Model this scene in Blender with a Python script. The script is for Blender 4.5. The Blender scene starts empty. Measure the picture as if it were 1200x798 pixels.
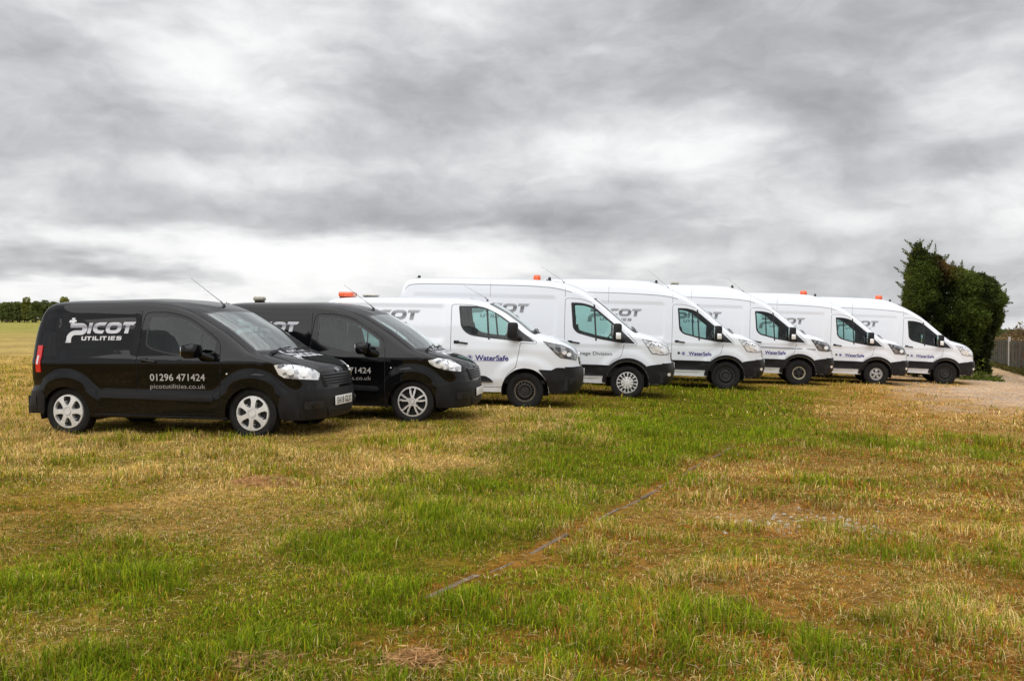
import bpy, bmesh, math, random
import numpy as np
from mathutils import Vector, Matrix
from mathutils.geometry import delaunay_2d_cdt
from mathutils.bvhtree import BVHTree

random.seed(7)
RNG = np.random.default_rng(11)
C = bpy.context.scene.collection
scene = bpy.context.scene

# ------------------------------------------------------------------ camera
EYE = 1.5
FPX = 1150.0
cam_d = bpy.data.cameras.new('camera')
cam = bpy.data.objects.new('camera', cam_d)
C.objects.link(cam)
cam_d.sensor_width = 36.0
cam_d.lens = 36.0 * FPX / 1200.0
cam_d.clip_start = 0.05
cam_d.clip_end = 6000.0
cam.location = (0, 0, EYE)
cam.rotation_euler = (math.radians(90) - math.atan(27.0 / FPX), 0, 0)
scene.camera = cam

# ------------------------------------------------------------------ view / light
scene.view_settings.view_transform = 'Standard'
scene.view_settings.look = 'None'
scene.view_settings.exposure = 0.08
scene.view_settings.gamma = 1.0
scene.render.engine = 'CYCLES'
scene.cycles.max_bounces = 8
scene.cycles.transparent_max_bounces = 24
scene.cycles.caustics_reflective = False
scene.cycles.caustics_refractive = False

SUN_EL, SUN_AZ = math.radians(48), math.radians(205)   # azimuth clockwise from +Y
sun_d = bpy.data.lights.new('sun', 'SUN')
sun_d.energy = 1.45
sun_d.angle = math.radians(70)
sun_d.color = (1.0, 0.98, 0.95)
sun = bpy.data.objects.new('sun', sun_d)
C.objects.link(sun)
sdir = Vector((math.sin(SUN_AZ) * math.cos(SUN_EL), math.cos(SUN_AZ) * math.cos(SUN_EL), math.sin(SUN_EL)))
sun.rotation_euler = sdir.to_track_quat('Z', 'Y').to_euler()


class NT:
    """small helper to write node trees"""
    def __init__(s, tree):
        s.t = tree
        s.n = tree.nodes
        s.l = tree.links

    def new(s, kind, **kw):
        n = s.n.new(kind)
        for k, v in kw.items():
            setattr(n, k, v)
        return n

    def put(s, sock, v):
        if v is None:
            return
        if isinstance(v, bpy.types.NodeSocket):
            s.l.new(v, sock)
        else:
            if isinstance(v, (tuple, list)) and len(v) == 3 and sock.type == 'RGBA':
                v = (*v, 1)
            sock.default_value = v

    def math(s, op, a, b=None, c=None, clamp=False):
        n = s.new('ShaderNodeMath', operation=op)
        n.use_clamp = clamp
        s.put(n.inputs[0], a); s.put(n.inputs[1], b); s.put(n.inputs[2], c)
        return n.outputs[0]

    def vmath(s, op, a, b=None):
        n = s.new('ShaderNodeVectorMath', operation=op)
        s.put(n.inputs[0], a); s.put(n.inputs[1], b)
        return n.outputs['Value'] if op in ('DOT_PRODUCT', 'LENGTH', 'DISTANCE') else n.outputs[0]

    def noise(s, vec, scale, detail=4, rough=.5, dist=0.0, lac=2.0):
        n = s.new('ShaderNodeTexNoise')
        s.put(n.inputs['Vector'], vec)
        n.inputs['Scale'].default_value = scale
        n.inputs['Detail'].default_value = detail
        n.inputs['Roughness'].default_value = rough
        n.inputs['Distortion'].default_value = dist
        n.inputs['Lacunarity'].default_value = lac
        return n.outputs['Fac']

    def ramp(s, fac, stops, interp='LINEAR'):
        n = s.new('ShaderNodeValToRGB')
        n.color_ramp.interpolation = interp
        e = n.color_ramp.elements
        while len(e) < len(stops):
            e.new(.5)
        for i, (p, c) in enumerate(stops):
            e[i].position = p
            e[i].color = (*c, 1) if len(c) == 3 else c
        s.put(n.inputs[0], fac)
        return n.outputs[0]

    def mix(s, f, a, b, mode='MIX'):
        n = s.new('ShaderNodeMix', data_type='RGBA', blend_type=mode)
        s.put(n.inputs[0], f); s.put(n.inputs[6], a); s.put(n.inputs[7], b)
        return n.outputs[2]

    def maprange(s, v, a, b, c, d, smooth=False):
        n = s.new('ShaderNodeMapRange')
        if smooth:
            n.interpolation_type = 'SMOOTHSTEP'
        s.put(n.inputs[0], v)
        for i, q in enumerate((a, b, c, d)):
            n.inputs[i + 1].default_value = q
        return n.outputs[0]

    def xyz(s, x, y, z):
        n = s.new('ShaderNodeCombineXYZ')
        s.put(n.inputs[0], x); s.put(n.inputs[1], y); s.put(n.inputs[2], z)
        return n.outputs[0]


def cam_dir(px, py):
    """world direction of a place in the sky, given as it stands in the photograph (1200 x 798)"""
    p = math.atan(27.0 / FPX)
    u = (px - 600) / FPX
    v = (399 - py) / FPX
    return Vector((u, math.cos(p) + v * math.sin(p), -math.sin(p) + v * math.cos(p))).normalized()


world = bpy.data.worlds.new('World')
scene.world = world
world.use_nodes = True
world.node_tree.nodes.clear()
N = NT(world.node_tree)
sky = N.new('ShaderNodeTexSky', sky_type='NISHITA')
sky.sun_disc = False
sky.sun_elevation = SUN_EL
sky.sun_rotation = SUN_AZ
sky.air_density = 1.0
sky.dust_density = 2.0
tc = N.new('ShaderNodeTexCoord')
gdir = N.vmath('NORMALIZE', tc.outputs['Generated'])
sep = N.new('ShaderNodeSeparateXYZ'); N.put(sep.inputs[0], gdir)
zc = N.math('MAXIMUM', sep.outputs[2], 0.0)
den = N.math('ADD', zc, 0.16)
u = N.math('DIVIDE', sep.outputs[0], den)
v = N.math('DIVIDE', sep.outputs[1], den)
cv = N.xyz(u, N.math('MULTIPLY', v, 1.0), 0.0)
warp = N.new('ShaderNodeTexNoise'); N.put(warp.inputs['Vector'], cv)
warp.inputs['Scale'].default_value = .55; warp.inputs['Detail'].default_value = 3
wv = N.vmath('SUBTRACT', warp.outputs['Color'], (.5, .5, .5))
wsc = N.new('ShaderNodeVectorMath', operation='SCALE'); N.put(wsc.inputs[0], wv); wsc.inputs['Scale'].default_value = .9
cvw = N.vmath('ADD', cv, wsc.outputs[0])
off = N.vmath('ADD', cvw, (3.7, 1.2, 0.0))
n1 = N.noise(off, .95, 6, .50, .0)
# heaped cloud bodies: wider than tall
vd = N.xyz(sep.outputs[0], sep.outputs[1], N.math('MULTIPLY', N.math('ADD', sep.outputs[2], N.math('MULTIPLY', N.math('SUBTRACT', n1, .5), .05)), 2.1))
wn_ = N.new('ShaderNodeTexNoise'); N.put(wn_.inputs['Vector'], vd); wn_.inputs['Scale'].default_value = 9; wn_.inputs['Detail'].default_value = 4
wo_ = N.new('ShaderNodeVectorMath', operation='SCALE'); N.put(wo_.inputs[0], N.vmath('SUBTRACT', wn_.outputs['Color'], (.5, .5, .5))); wo_.inputs['Scale'].default_value = .07
vdw = N.vmath('ADD', vd, wo_.outputs[0])
n2 = N.noise(N.vmath('ADD', vdw, (2.3, 4.4, 2.0)), 4.6, 6, .54, .0)
n3 = N.noise(N.vmath('ADD', vdw, (5.3, 1.4, 7.0)), 13.0, 5, .55, .0)
# cloud bodies catch light on their upper edges and are heavy underneath
up = N.vmath('ADD', vdw, (2.3, 4.4, 2.0 + .045))
n2u = N.noise(up, 4.6, 6, .54, .0)
up3 = N.vmath('ADD', vdw, (5.3, 1.4, 7.0 + .018))
n3u = N.noise(up3, 13.0, 5, .55, .0)
emb = N.math('ADD', N.math('MULTIPLY', N.math('SUBTRACT', n2u, n2), .85), N.math('MULTIPLY', N.math('SUBTRACT', n3u, n3), .35))
body = N.math('ADD', N.math('MULTIPLY_ADD', N.math('SUBTRACT', n1, .5), .15, .466), N.math('MULTIPLY_ADD', N.math('SUBTRACT', n2, .5), .72, N.math('MULTIPLY', N.math('SUBTRACT', n3, .5), .30)))
base = N.math('ADD', body, emb)
# large bright breaks and heavy banks of this overcast, each a soft patch at its own bearing
blobs = [((290, 78), 75, 42, .20), ((200, 125), 110, 26, .05), ((840, 165), 75, 28, .17), ((740, 180), 120, 30, .08),
         ((1172, 85), 60, 45, .22), ((980, 250), 150, 16, .08), ((640, 35), 120, 40, .03), ((20, 60), 60, 30, .05), ((60, 225), 60, 10, .07),
         ((440, 200), 150, 12, .07), ((450, 306), 190, 20, .27), ((240, 285), 80, 13, .16), ((40, 270), 70, 12, .14), ((70, 346), 190, 9, .28), ((1180, 385), 140, 10, .18),
         ((120, 45), 110, 50, -.05), ((160, 165), 190, 16, -.07), ((200, 240), 190, 20, -.11), ((80, 312), 150, 12, -.17), ((560, 110), 190, 38, -.08), ((430, 130), 110, 30, -.05),
         ((1000, 120), 130, 40, -.09), ((1100, 180), 150, 22, -.12), ((560, 265), 170, 9, -.12), ((860, 280), 170, 10, -.05), ((1120, 320), 200, 34, -.08),
         ((1010, 30), 170, 30, -.08), ((760, 262), 130, 8, -.06), ((300, 20), 200, 14, .03)]
wob = N.new('ShaderNodeTexNoise'); N.put(wob.inputs['Vector'], cv)
wob.inputs['Scale'].default_value = 1.1; wob.inputs['Detail'].default_value = 4; wob.inputs['Roughness'].default_value = .6
wdx = N.new('ShaderNodeSeparateXYZ'); N.put(wdx.inputs[0], wob.outputs['Color'])
az = N.math('ADD', N.math('ARCTAN2', sep.outputs[0], sep.outputs[1]), N.math('MULTIPLY', N.math('SUBTRACT', wdx.outputs[0], .5), .28))
el = N.math('ADD', N.math('ARCSINE', sep.outputs[2]), N.math('MULTIPLY', N.math('SUBTRACT', wdx.outputs[1], .5), .075))
acc = base
for (px, py), sx, sy, amp in blobs:
    d = cam_dir(px, py)
    a0, e0 = math.atan2(d.x, d.y), math.asin(d.z)
    dx = N.math('MULTIPLY', N.math('SUBTRACT', az, a0), FPX / sx)
    dy = N.math('MULTIPLY', N.math('SUBTRACT', el, e0), FPX / sy)
    r2 = N.math('ADD', N.math('MULTIPLY', dx, dx), N.math('MULTIPLY', dy, dy))
    g = N.math('EXPONENT', N.math('MULTIPLY', r2, -.5))
    acc = N.math('MULTIPLY_ADD', g, amp, acc)
col = N.ramp(acc, [(.20, (.385, .39, .405)), (.34, (.505, .51, .525)), (.44, (.64, .643, .658)), (.54, (.80, .803, .81)),
                   (.65, (.98, .98, .98)), (.80, (1.10, 1.10, 1.09))])
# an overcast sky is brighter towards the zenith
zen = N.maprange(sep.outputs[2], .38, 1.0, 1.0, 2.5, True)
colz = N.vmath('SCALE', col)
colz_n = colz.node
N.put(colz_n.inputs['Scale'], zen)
bg1 = N.new('ShaderNodeBackground'); N.put(bg1.inputs[0], sky.outputs[0]); bg1.inputs[1].default_value = .06
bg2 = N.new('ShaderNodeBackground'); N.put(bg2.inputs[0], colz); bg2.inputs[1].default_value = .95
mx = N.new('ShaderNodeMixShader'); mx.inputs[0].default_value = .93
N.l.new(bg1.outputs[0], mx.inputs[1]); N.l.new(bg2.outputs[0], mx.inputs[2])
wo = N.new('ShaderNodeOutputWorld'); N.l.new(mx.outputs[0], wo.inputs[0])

# ------------------------------------------------------------------ materials
MATS = {}


def principled(name, color=(.5, .5, .5), rough=.5, metal=0.0, coat=0.0, spec=.5, coat_rough=.03, bump=None, var=None):
    if name in MATS:
        return MATS[name]
    m = bpy.data.materials.new(name)
    m.use_nodes = True
    N = NT(m.node_tree)
    b = N.n['Principled BSDF']
    b.inputs['Base Color'].default_value = (*color, 1)
    b.inputs['Roughness'].default_value = rough
    b.inputs['Metallic'].default_value = metal
    b.inputs['Coat Weight'].default_value = coat
    b.inputs['Coat Roughness'].default_value = coat_rough
    b.inputs['Specular IOR Level'].default_value = spec
    t = N.new('ShaderNodeTexCoord')
    if var:
        sc, amt = var
        f = N.noise(t.outputs['Object'], sc, 5, .6)
        c2 = tuple(min(1, c * (1 - amt)) for c in color)
        c3 = tuple(min(1, c * (1 + amt)) for c in color)
        N.put(b.inputs['Base Color'], N.mix(N.maprange(f, .3, .7, 0, 1), c2, c3))
    if bump:
        sc, st = bump
        bn = N.new('ShaderNodeBump'); bn.inputs['Strength'].default_value = st; bn.inputs['Distance'].default_value = .02
        N.put(bn.inputs['Height'], N.noise(t.outputs['Object'], sc, 4, .6))
        N.l.new(bn.outputs[0], b.inputs['Normal'])
    MATS[name] = m
    return m


def paint(name, color, dirt=(.16, .13, .09), dirt_amt=.5, rough=.35, coat=1.0, inner=(.035, .035, .037)):
    """clear-coated car paint, road dirt low down, the inside face is dark trim"""
    m = bpy.data.materials.new(name)
    m.use_nodes = True
    N = NT(m.node_tree)
    b = N.n['Principled BSDF']
    t = N.new('ShaderNodeTexCoord')
    s = N.new('ShaderNodeSeparateXYZ'); N.put(s.inputs[0], t.outputs['Object'])
    f = N.noise(t.outputs['Object'], 5.0, 6, .65)
    low = N.maprange(s.outputs[2], .25, .85, 1.0, 0.0, True)
    k = N.math('MULTIPLY', N.math('MULTIPLY', low, N.maprange(f, .3, .75, .1, 1.0)), dirt_amt)
    film = N.math('ADD', k, N.math('MULTIPLY', N.maprange(N.noise(t.outputs['Object'], 1.3, 5, .6), .4, .8, 0, 1), .012))
    N.put(b.inputs['Base Color'], N.mix(film, color, dirt))
    b.inputs['Roughness'].default_value = rough
    b.inputs['Specular IOR Level'].default_value = .5 if sum(color) > 1 else 0.0
    b.inputs['Coat Weight'].default_value = coat
    N.put(b.inputs['Coat Roughness'], N.maprange(k, 0, .5, .02, .3))
    bn = N.new('ShaderNodeBump'); bn.inputs['Strength'].default_value = .05; bn.inputs['Distance'].default_value = .02
    N.put(bn.inputs['Height'], N.noise(t.outputs['Object'], 2.2, 2, .5))
    N.l.new(bn.outputs[0], b.inputs['Coat Normal'])
    ge = N.new('ShaderNodeNewGeometry')
    b2 = N.new('ShaderNodeBsdfPrincipled'); b2.inputs['Base Color'].default_value = (*inner, 1); b2.inputs['Roughness'].default_value = .8
    ms = N.new('ShaderNodeMixShader')
    N.l.new(ge.outputs['Backfacing'], ms.inputs[0]); N.l.new(b.outputs[0], ms.inputs[1]); N.l.new(b2.outputs[0], ms.inputs[2])
    N.l.new(ms.outputs[0], N.n['Material Output'].inputs[0])
    MATS[name] = m
    return m


def glass(name, tint, rmix=.0, fk=1.0):
    m = bpy.data.materials.new(name)
    m.use_nodes = True
    N = NT(m.node_tree)
    N.n.clear()
    tr = N.new('ShaderNodeBsdfTransparent'); tr.inputs[0].default_value = (*tint, 1)
    gl = N.new('ShaderNodeBsdfGlossy'); gl.inputs['Roughness'].default_value = .015
    gl.inputs[0].default_value = (.95, 1, .99, 1)
    fr = N.new('ShaderNodeFresnel'); fr.inputs[0].default_value = 1.52
    t = N.new('ShaderNodeTexCoord')
    bn = N.new('ShaderNodeBump'); bn.inputs['Strength'].default_value = .008; bn.inputs['Distance'].default_value = .02
    N.put(bn.inputs['Height'], N.noise(t.outputs['Object'], 1.6, 2, .5))
    N.l.new(bn.outputs[0], gl.inputs['Normal'])
    k = N.math('MULTIPLY_ADD', fr.outputs[0], fk, rmix, clamp=True)
    ms = N.new('ShaderNodeMixShader')
    N.put(ms.inputs[0], k); N.l.new(tr.outputs[0], ms.inputs[1]); N.l.new(gl.outputs[0], ms.inputs[2])
    o = N.new('ShaderNodeOutputMaterial'); N.l.new(ms.outputs[0], o.inputs[0])
    MATS[name] = m
    return m


def lamp_mat(name, dark, bright, lo, hi, scale):
    """headlamp interior seen through its clear cover: faceted reflectors"""
    m = bpy.data.materials.new(name)
    m.use_nodes = True
    N = NT(m.node_tree)
    b = N.n['Principled BSDF']
    t = N.new('ShaderNodeTexCoord')
    vo = N.new('ShaderNodeTexVoronoi'); vo.inputs['Scale'].default_value = scale
    N.put(vo.inputs['Vector'], t.outputs['Object'])
    sv = N.new('ShaderNodeSeparateColor'); N.put(sv.inputs[0], vo.outputs['Color'])
    N.put(b.inputs['Base Color'], N.ramp(sv.outputs[0], [(lo, dark), (hi, bright)]))
    b.inputs['Metallic'].default_value = .35
    b.inputs['Roughness'].default_value = .3
    b.inputs['Coat Weight'].default_value = 1.0
    MATS[name] = m
    return m


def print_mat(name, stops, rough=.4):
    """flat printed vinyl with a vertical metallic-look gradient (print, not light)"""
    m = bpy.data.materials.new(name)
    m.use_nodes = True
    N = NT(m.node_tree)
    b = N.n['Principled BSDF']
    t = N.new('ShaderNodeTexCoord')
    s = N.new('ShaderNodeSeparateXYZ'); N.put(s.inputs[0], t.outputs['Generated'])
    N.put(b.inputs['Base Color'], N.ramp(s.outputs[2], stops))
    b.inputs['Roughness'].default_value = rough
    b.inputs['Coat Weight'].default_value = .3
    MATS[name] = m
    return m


M_BLACK = paint('black_paint', (.0028, .003, .0038), dirt=(.04, .034, .026), dirt_amt=.16, rough=.5, coat=.75)
M_WHITE = paint('white_paint', (.81, .85, .91), dirt=(.42, .38, .31), dirt_amt=.5)
M_PLASTIC = principled('black_plastic', (.009, .009, .0105), .5, spec=.3, var=(9, .35), bump=(60, .15))
M_TRIM = principled('black_trim', (.012, .012, .014), .3)
M_GAP = principled('gap_rubber_black', (.02, .02, .021), .9)  # black seal rubber inside the door gaps
M_GAPW = principled('gap_rubber_grey', (.10, .10, .105), .9)
M_RUBBER = principled('tyre_rubber', (.013, .0125, .012), .8, spec=.25, var=(14, .4), bump=(40, .4))
M_SILVER = principled('silver_wheel_paint', (.80, .80, .79), .32, metal=.35, coat=.4, var=(20, .12))
M_ALLOY = principled('bright_alloy', (.82, .82, .82), .28, metal=.45, coat=.5)
M_DARKHOLE = principled('wheel_recess', (.012, .012, .012), .7)
M_STEEL_BLACK = principled('black_steel', (.02, .019, .018), .55, var=(18, .5))
M_SCUFF = principled('scuffed_steel', (.30, .26, .18), .6, metal=.3, var=(60, .7))
M_STEEL_CREAM = principled('dusty_steel', (.42, .38, .27), .5, metal=.2, var=(20, .25))
M_STEEL_SILVER = principled('silver_steel', (.5, .5, .5), .45, metal=.4, var=(20, .2))
M_CHROME = principled('chrome', (.8, .8, .8), .12, metal=1.0)
M_GLASS = glass('teal_tinted_glass', (.60, .80, .76), .0)
M_GLASS_B = glass('dark_tinted_glass', (.36, .50, .48), .01, .75)
M_WSCREEN = glass('windscreen_glass', (.58, .76, .72), .16, 1.3)
M_WSCREEN.diffuse_color = (.6, .8, .8, 1)
M_INTERIOR = principled('interior_trim', (.035, .036, .038), .75, var=(8, .2))
M_SEAT = principled('seat_fabric', (.03, .03, .033), .9, bump=(90, .3))
M_LAMP_BRIGHT = lamp_mat('clear_headlamp', (.20, .21, .23), (.90, .91, .93), .05, .50, 19)
M_LAMP_DARK = lamp_mat('smoked_headlamp', (.05, .05, .055), (.30, .30, .31), .3, .9, 12)
M_LAMP_BOWL = principled('lamp_reflector_silver', (.95, .95, .94), .2, metal=.3, coat=1)
M_AMBER = principled('amber_lens', (.78, .10, .012), .25, coat=1.0, var=(30, .2))
M_RED = principled('red_lens', (.62, .012, .012), .2, coat=1.0)
M_CLEARLENS = principled('white_lens', (.75, .7, .68), .2, coat=1.0)
M_CREAMBAR = principled('pale_lightbar', (.42, .39, .32), .45, var=(30, .4))
M_PLATE = principled('plate_white', (.8, .8, .78), .4)
M_INK = principled('plate_ink', (.01, .01, .01), .5)
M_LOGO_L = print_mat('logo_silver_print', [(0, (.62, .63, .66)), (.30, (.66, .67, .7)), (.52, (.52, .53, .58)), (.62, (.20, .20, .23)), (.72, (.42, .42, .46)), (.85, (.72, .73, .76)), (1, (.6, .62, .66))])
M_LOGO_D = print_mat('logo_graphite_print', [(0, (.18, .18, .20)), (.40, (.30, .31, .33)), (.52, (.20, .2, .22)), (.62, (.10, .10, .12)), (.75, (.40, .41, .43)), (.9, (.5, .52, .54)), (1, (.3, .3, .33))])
M_TXT_GREY = principled('text_silver', (.46, .45, .43), .5)
M_TXT_DIM = principled('text_dim_silver', (.30, .28, .27), .5)
M_TXT_DARK = principled('text_graphite', (.05, .05, .06), .5)
M_TXT_BLUE = principled('text_violet_blue', (.035, .03, .21), .45)
M_TXT_PALE = principled('emblem_pale_violet', (.42, .40, .62), .5)
M_STRIPE = principled('grey_side_stripe', (.22, .23, .25), .5)
M_SEAM_W = principled('seam_line_grey', (.30, .31, .33), .7)
M_SEAM_B = principled('seam_line_black', (.004, .004, .004), .8)
M_MIRROR = principled('mirror_silver', (.75, .78, .8), .08, metal=1.0)
M_UNDER = principled('underbody', (.012, .012, .012), .9)

# ------------------------------------------------------------------ object helpers


def empty(name, parent=None, label=None, cat=None, group=None):
    o = bpy.data.objects.new(name, None)
    o.empty_display_size = .3
    C.objects.link(o)
    if parent: o.parent = parent
    if label: o['label'] = label
    if cat: o['category'] = cat
    if group: o['group'] = group
    return o


def mesh_obj(name, me, parent=None, label=None, cat=None, group=None, kind=None):
    o = bpy.data.objects.new(name, me)
    C.objects.link(o)
    if parent: o.parent = parent
    if label: o['label'] = label
    if cat: o['category'] = cat
    if group: o['group'] = group
    if kind: o['kind'] = kind
    return o


def mk_mesh(name, verts, faces, mats, smooth=True, midx=None, normals=None, auto=None):
    me = bpy.data.meshes.new(name)
    me.from_pydata([tuple(v) for v in verts], [], [tuple(f) for f in faces])
    if not isinstance(mats, (list, tuple)):
        mats = [mats]
    for m in mats:
        me.materials.append(m)
    if midx is not None:
        me.polygons.foreach_set('material_index', np.array(midx, dtype=np.int32))
    me.polygons.foreach_set('use_smooth', np.full(len(me.polygons), smooth))
    me.update()
    if normals is not None:
        me.normals_split_custom_set_from_vertices([tuple(n) for n in normals])
    if auto:
        bm = bmesh.new(); bm.from_mesh(me)
        for e in bm.edges:
            if len(e.link_faces) == 2 and e.calc_face_angle(0) > math.radians(auto):
                e.smooth = False
        bm.to_mesh(me); bm.free()
    return me


class MB:
    """collects simple solids into one mesh"""
    def __init__(s):
        s.v = []; s.f = []; s.m = []

    def add(s, verts, faces, mi=0):
        o = len(s.v)
        s.v += [tuple(v) for v in verts]
        s.f += [tuple(i + o for i in f) for f in faces]
        s.m += [mi] * len(faces)

    def box(s, x0, x1, y0, y1, z0, z1, mi=0, bev=0.0):
        bm = bmesh.new()
        bmesh.ops.create_cube(bm, size=1)
        for v in bm.verts:
            v.co = Vector(((x0 + x1) / 2 + v.co.x * (x1 - x0), (y0 + y1) / 2 + v.co.y * (y1 - y0), (z0 + z1) / 2 + v.co.z * (z1 - z0)))
        if bev:
            bmesh.ops.bevel(bm, geom=list(bm.edges), offset=bev, segments=2, profile=.5, affect='EDGES')
        bm.verts.index_update()
        s.add([v.co[:] for v in bm.verts], [[v.index for v in f.verts] for f in bm.faces], mi)
        bm.free()
        return s

    def tube(s, pts, r, n=8, mi=0, r2=None):
        pts = [Vector(p) for p in pts]
        rings = []
        for i, p in enumerate(pts):
            d = (pts[min(i + 1, len(pts) - 1)] - pts[max(i - 1, 0)]).normalized()
            a = d.orthogonal().normalized(); b = d.cross(a)
            rr = r if r2 is None else r + (r2 - r) * i / (len(pts) - 1)
            rings.append([p + a * rr * math.cos(2 * math.pi * k / n) + b * rr * math.sin(2 * math.pi * k / n) for k in range(n)])
        v = [q for R in rings for q in R]
        f = [[i * n + k, i * n + (k + 1) % n, (i + 1) * n + (k + 1) % n, (i + 1) * n + k] for i in range(len(pts) - 1) for k in range(n)]
        f.append(list(range(n))[::-1]); f.append([(len(pts) - 1) * n + k for k in range(n)])
        s.add([q[:] for q in v], f, mi)
        return s

    def lathe(s, prof, n=24, axis='z', center=(0, 0, 0), mi=0, cap=True):
        """prof: (radius, height) pairs"""
        v = []; f = []
        for r, h in prof:
            for k in range(n):
                a = 2 * math.pi * k / n
                p = (r * math.cos(a), r * math.sin(a), h) if axis == 'z' else (r * math.cos(a), h, r * math.sin(a))
                v.append((p[0] + center[0], p[1] + center[1], p[2] + center[2]))
        for i in range(len(prof) - 1):
            for k in range(n):
                q = [i * n + k, i * n + (k + 1) % n, (i + 1) * n + (k + 1) % n, (i + 1) * n + k]
                f.append(q if axis == 'z' else q[::-1])
        if cap:
            f.append([k for k in range(n)][::-1] if axis == 'z' else [k for k in range(n)])
            f.append([(len(prof) - 1) * n + k for k in range(n)] if axis == 'z' else [(len(prof) - 1) * n + k for k in range(n)][::-1])
        s.add(v, f, mi)
        return s

    def mesh(s, name, mats, smooth=True, auto=35):
        return mk_mesh(name, s.v, s.f, mats, smooth, s.m, None, auto)

    def build(s, name, mats, parent=None, smooth=True, auto=35, **kw):
        return mesh_obj(name, s.mesh(name, mats, smooth, auto), parent, **kw)


def interp(x, xs, ys):
    return np.interp(x, xs, ys)


def seg_dist(P, A, B):
    """min distance of points P(n,2) to segments A-B (m,2)"""
    out = np.full(len(P), 1e9)
    for i in range(0, len(A), 64):
        a = A[i:i + 64][None]; b = B[i:i + 64][None]; p = P[:, None]
        ab = b - a
        t = np.clip(((p - a) * ab).sum(2) / np.maximum((ab ** 2).sum(2), 1e-12), 0, 1)
        d = np.sqrt((((a + ab * t[..., None]) - p) ** 2).sum(2)).min(1)
        out = np.minimum(out, d)
    return out


def inside(P, poly):
    """points P(n,2) inside polygon"""
    P = np.asarray(P, float); poly = np.asarray(poly, float)
    x, y = P[:, 0], P[:, 1]
    c = np.zeros(len(P), bool)
    n = len(poly)
    for i in range(n):
        x1, y1 = poly[i]; x2, y2 = poly[(i + 1) % n]
        if y1 == y2:
            continue
        k = ((y1 > y) != (y2 > y)) & (x < (x2 - x1) * (y - y1) / (y2 - y1) + x1)
        c ^= k
    return c


def densify(poly, step, closed=True):
    out = []
    n = len(poly)
    for i in range(n if closed else n - 1):
        a = np.array(poly[i], float); b = np.array(poly[(i + 1) % n], float)
        k = max(1, int(math.ceil(np.linalg.norm(b - a) / step)))
        for j in range(k):
            out.append(tuple(a + (b - a) * j / k))
    if not closed:
        out.append(tuple(poly[-1]))
    return out


def round_poly(poly, r, n=5):
    """rounds corners; r may be a number or a list"""
    out = []
    m = len(poly)
    for i in range(m):
        p = Vector(poly[i]); a = Vector(poly[i - 1]); b = Vector(poly[(i + 1) % m])
        ri = r[i] if isinstance(r, (list, tuple)) else r
        da = (a - p); db = (b - p)
        k = min(ri, da.length * .48, db.length * .48)
        if k < 1e-4:
            out.append(tuple(p)); continue
        pa = p + da.normalized() * k; pb = p + db.normalized() * k
        for j in range(n + 1):
            t = j / n
            out.append(tuple(pa * (1 - t) ** 2 + p * 2 * t * (1 - t) + pb * t * t))
    return out


def ribbon_poly(pts, w, closed=False):
    """outline strips (inner, outer) of a thick polyline -> two closed polygons"""
    pts = [Vector(p) for p in pts]
    L = []; R = []
    n = len(pts)
    for i in range(n):
        if closed:
            a = pts[i - 1]; b = pts[(i + 1) % n]
        else:
            a = pts[max(i - 1, 0)]; b = pts[min(i + 1, n - 1)]
        d = (b - a).normalized()
        nn = Vector((-d.y, d.x)) * (w / 2)
        L.append(tuple(pts[i] + nn)); R.append(tuple(pts[i] - nn))
    if closed:
        return L, R
    return L + R[::-1]


def tri_fill(polys, grid=None, eps=1e-6):
    """constrained triangulation of even-odd polygons with interior grid points -> (verts2d, tris)"""
    V = []; E = []
    for poly in polys:
        o = len(V); n = len(poly)
        V += [tuple(p) for p in poly]
        E += [(o + i, o + (i + 1) % n) for i in range(n)]
    if grid:
        A = np.array(V)
        x0, y0 = A.min(0); x1, y1 = A.max(0)
        gx, gy = np.meshgrid(np.arange(x0 + grid / 2, x1, grid), np.arange(y0 + grid / 2, y1, grid))
        P = np.stack([gx.ravel(), gy.ravel()], 1)
        if len(P):
            sa = np.array([V[e[0]] for e in E]); sb = np.array([V[e[1]] for e in E])
            P = P[seg_dist(P, sa, sb) > grid * .35]
            V += [tuple(p) for p in P]
    r = delaunay_2d_cdt([Vector(p) for p in V], E, [], 0, eps)
    v2 = np.array([(p.x, p.y) for p in r[0]]); T = np.array([tuple(f) for f in r[2]], dtype=int).reshape(-1, 3)
    cen = v2[T].mean(1)
    k = np.zeros(len(T), bool)
    for poly in polys:
        k ^= inside(cen, poly)
    T = T[k]
    a, b, c = v2[T[:, 0]], v2[T[:, 1]], v2[T[:, 2]]
    ar = (b[:, 0] - a[:, 0]) * (c[:, 1] - a[:, 1]) - (b[:, 1] - a[:, 1]) * (c[:, 0] - a[:, 0])
    T = T[np.abs(ar) > 1e-9]; ar = ar[np.abs(ar) > 1e-9]
    T[ar < 0] = T[ar < 0][:, ::-1]
    return v2, T


def compact(verts, faces):
    used = sorted({i for f in faces for i in f})
    mp = {i: k for k, i in enumerate(used)}
    return [verts[i] for i in used], [[mp[i] for i in f] for f in faces], used


def vert_normals(V, F):
    V = np.asarray(V, float)
    nn = np.zeros_like(V)
    for f in F:
        a, b, c = V[f[0]], V[f[1]], V[f[2]]
        n = np.cross(b - a, c - a)
        if len(f) == 4:
            n = n + np.cross(V[f[2]] - a, V[f[3]] - a)
        for i in f:
            nn[i] += n
    l = np.linalg.norm(nn, axis=1, keepdims=True)
    return nn / np.maximum(l, 1e-12)


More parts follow.
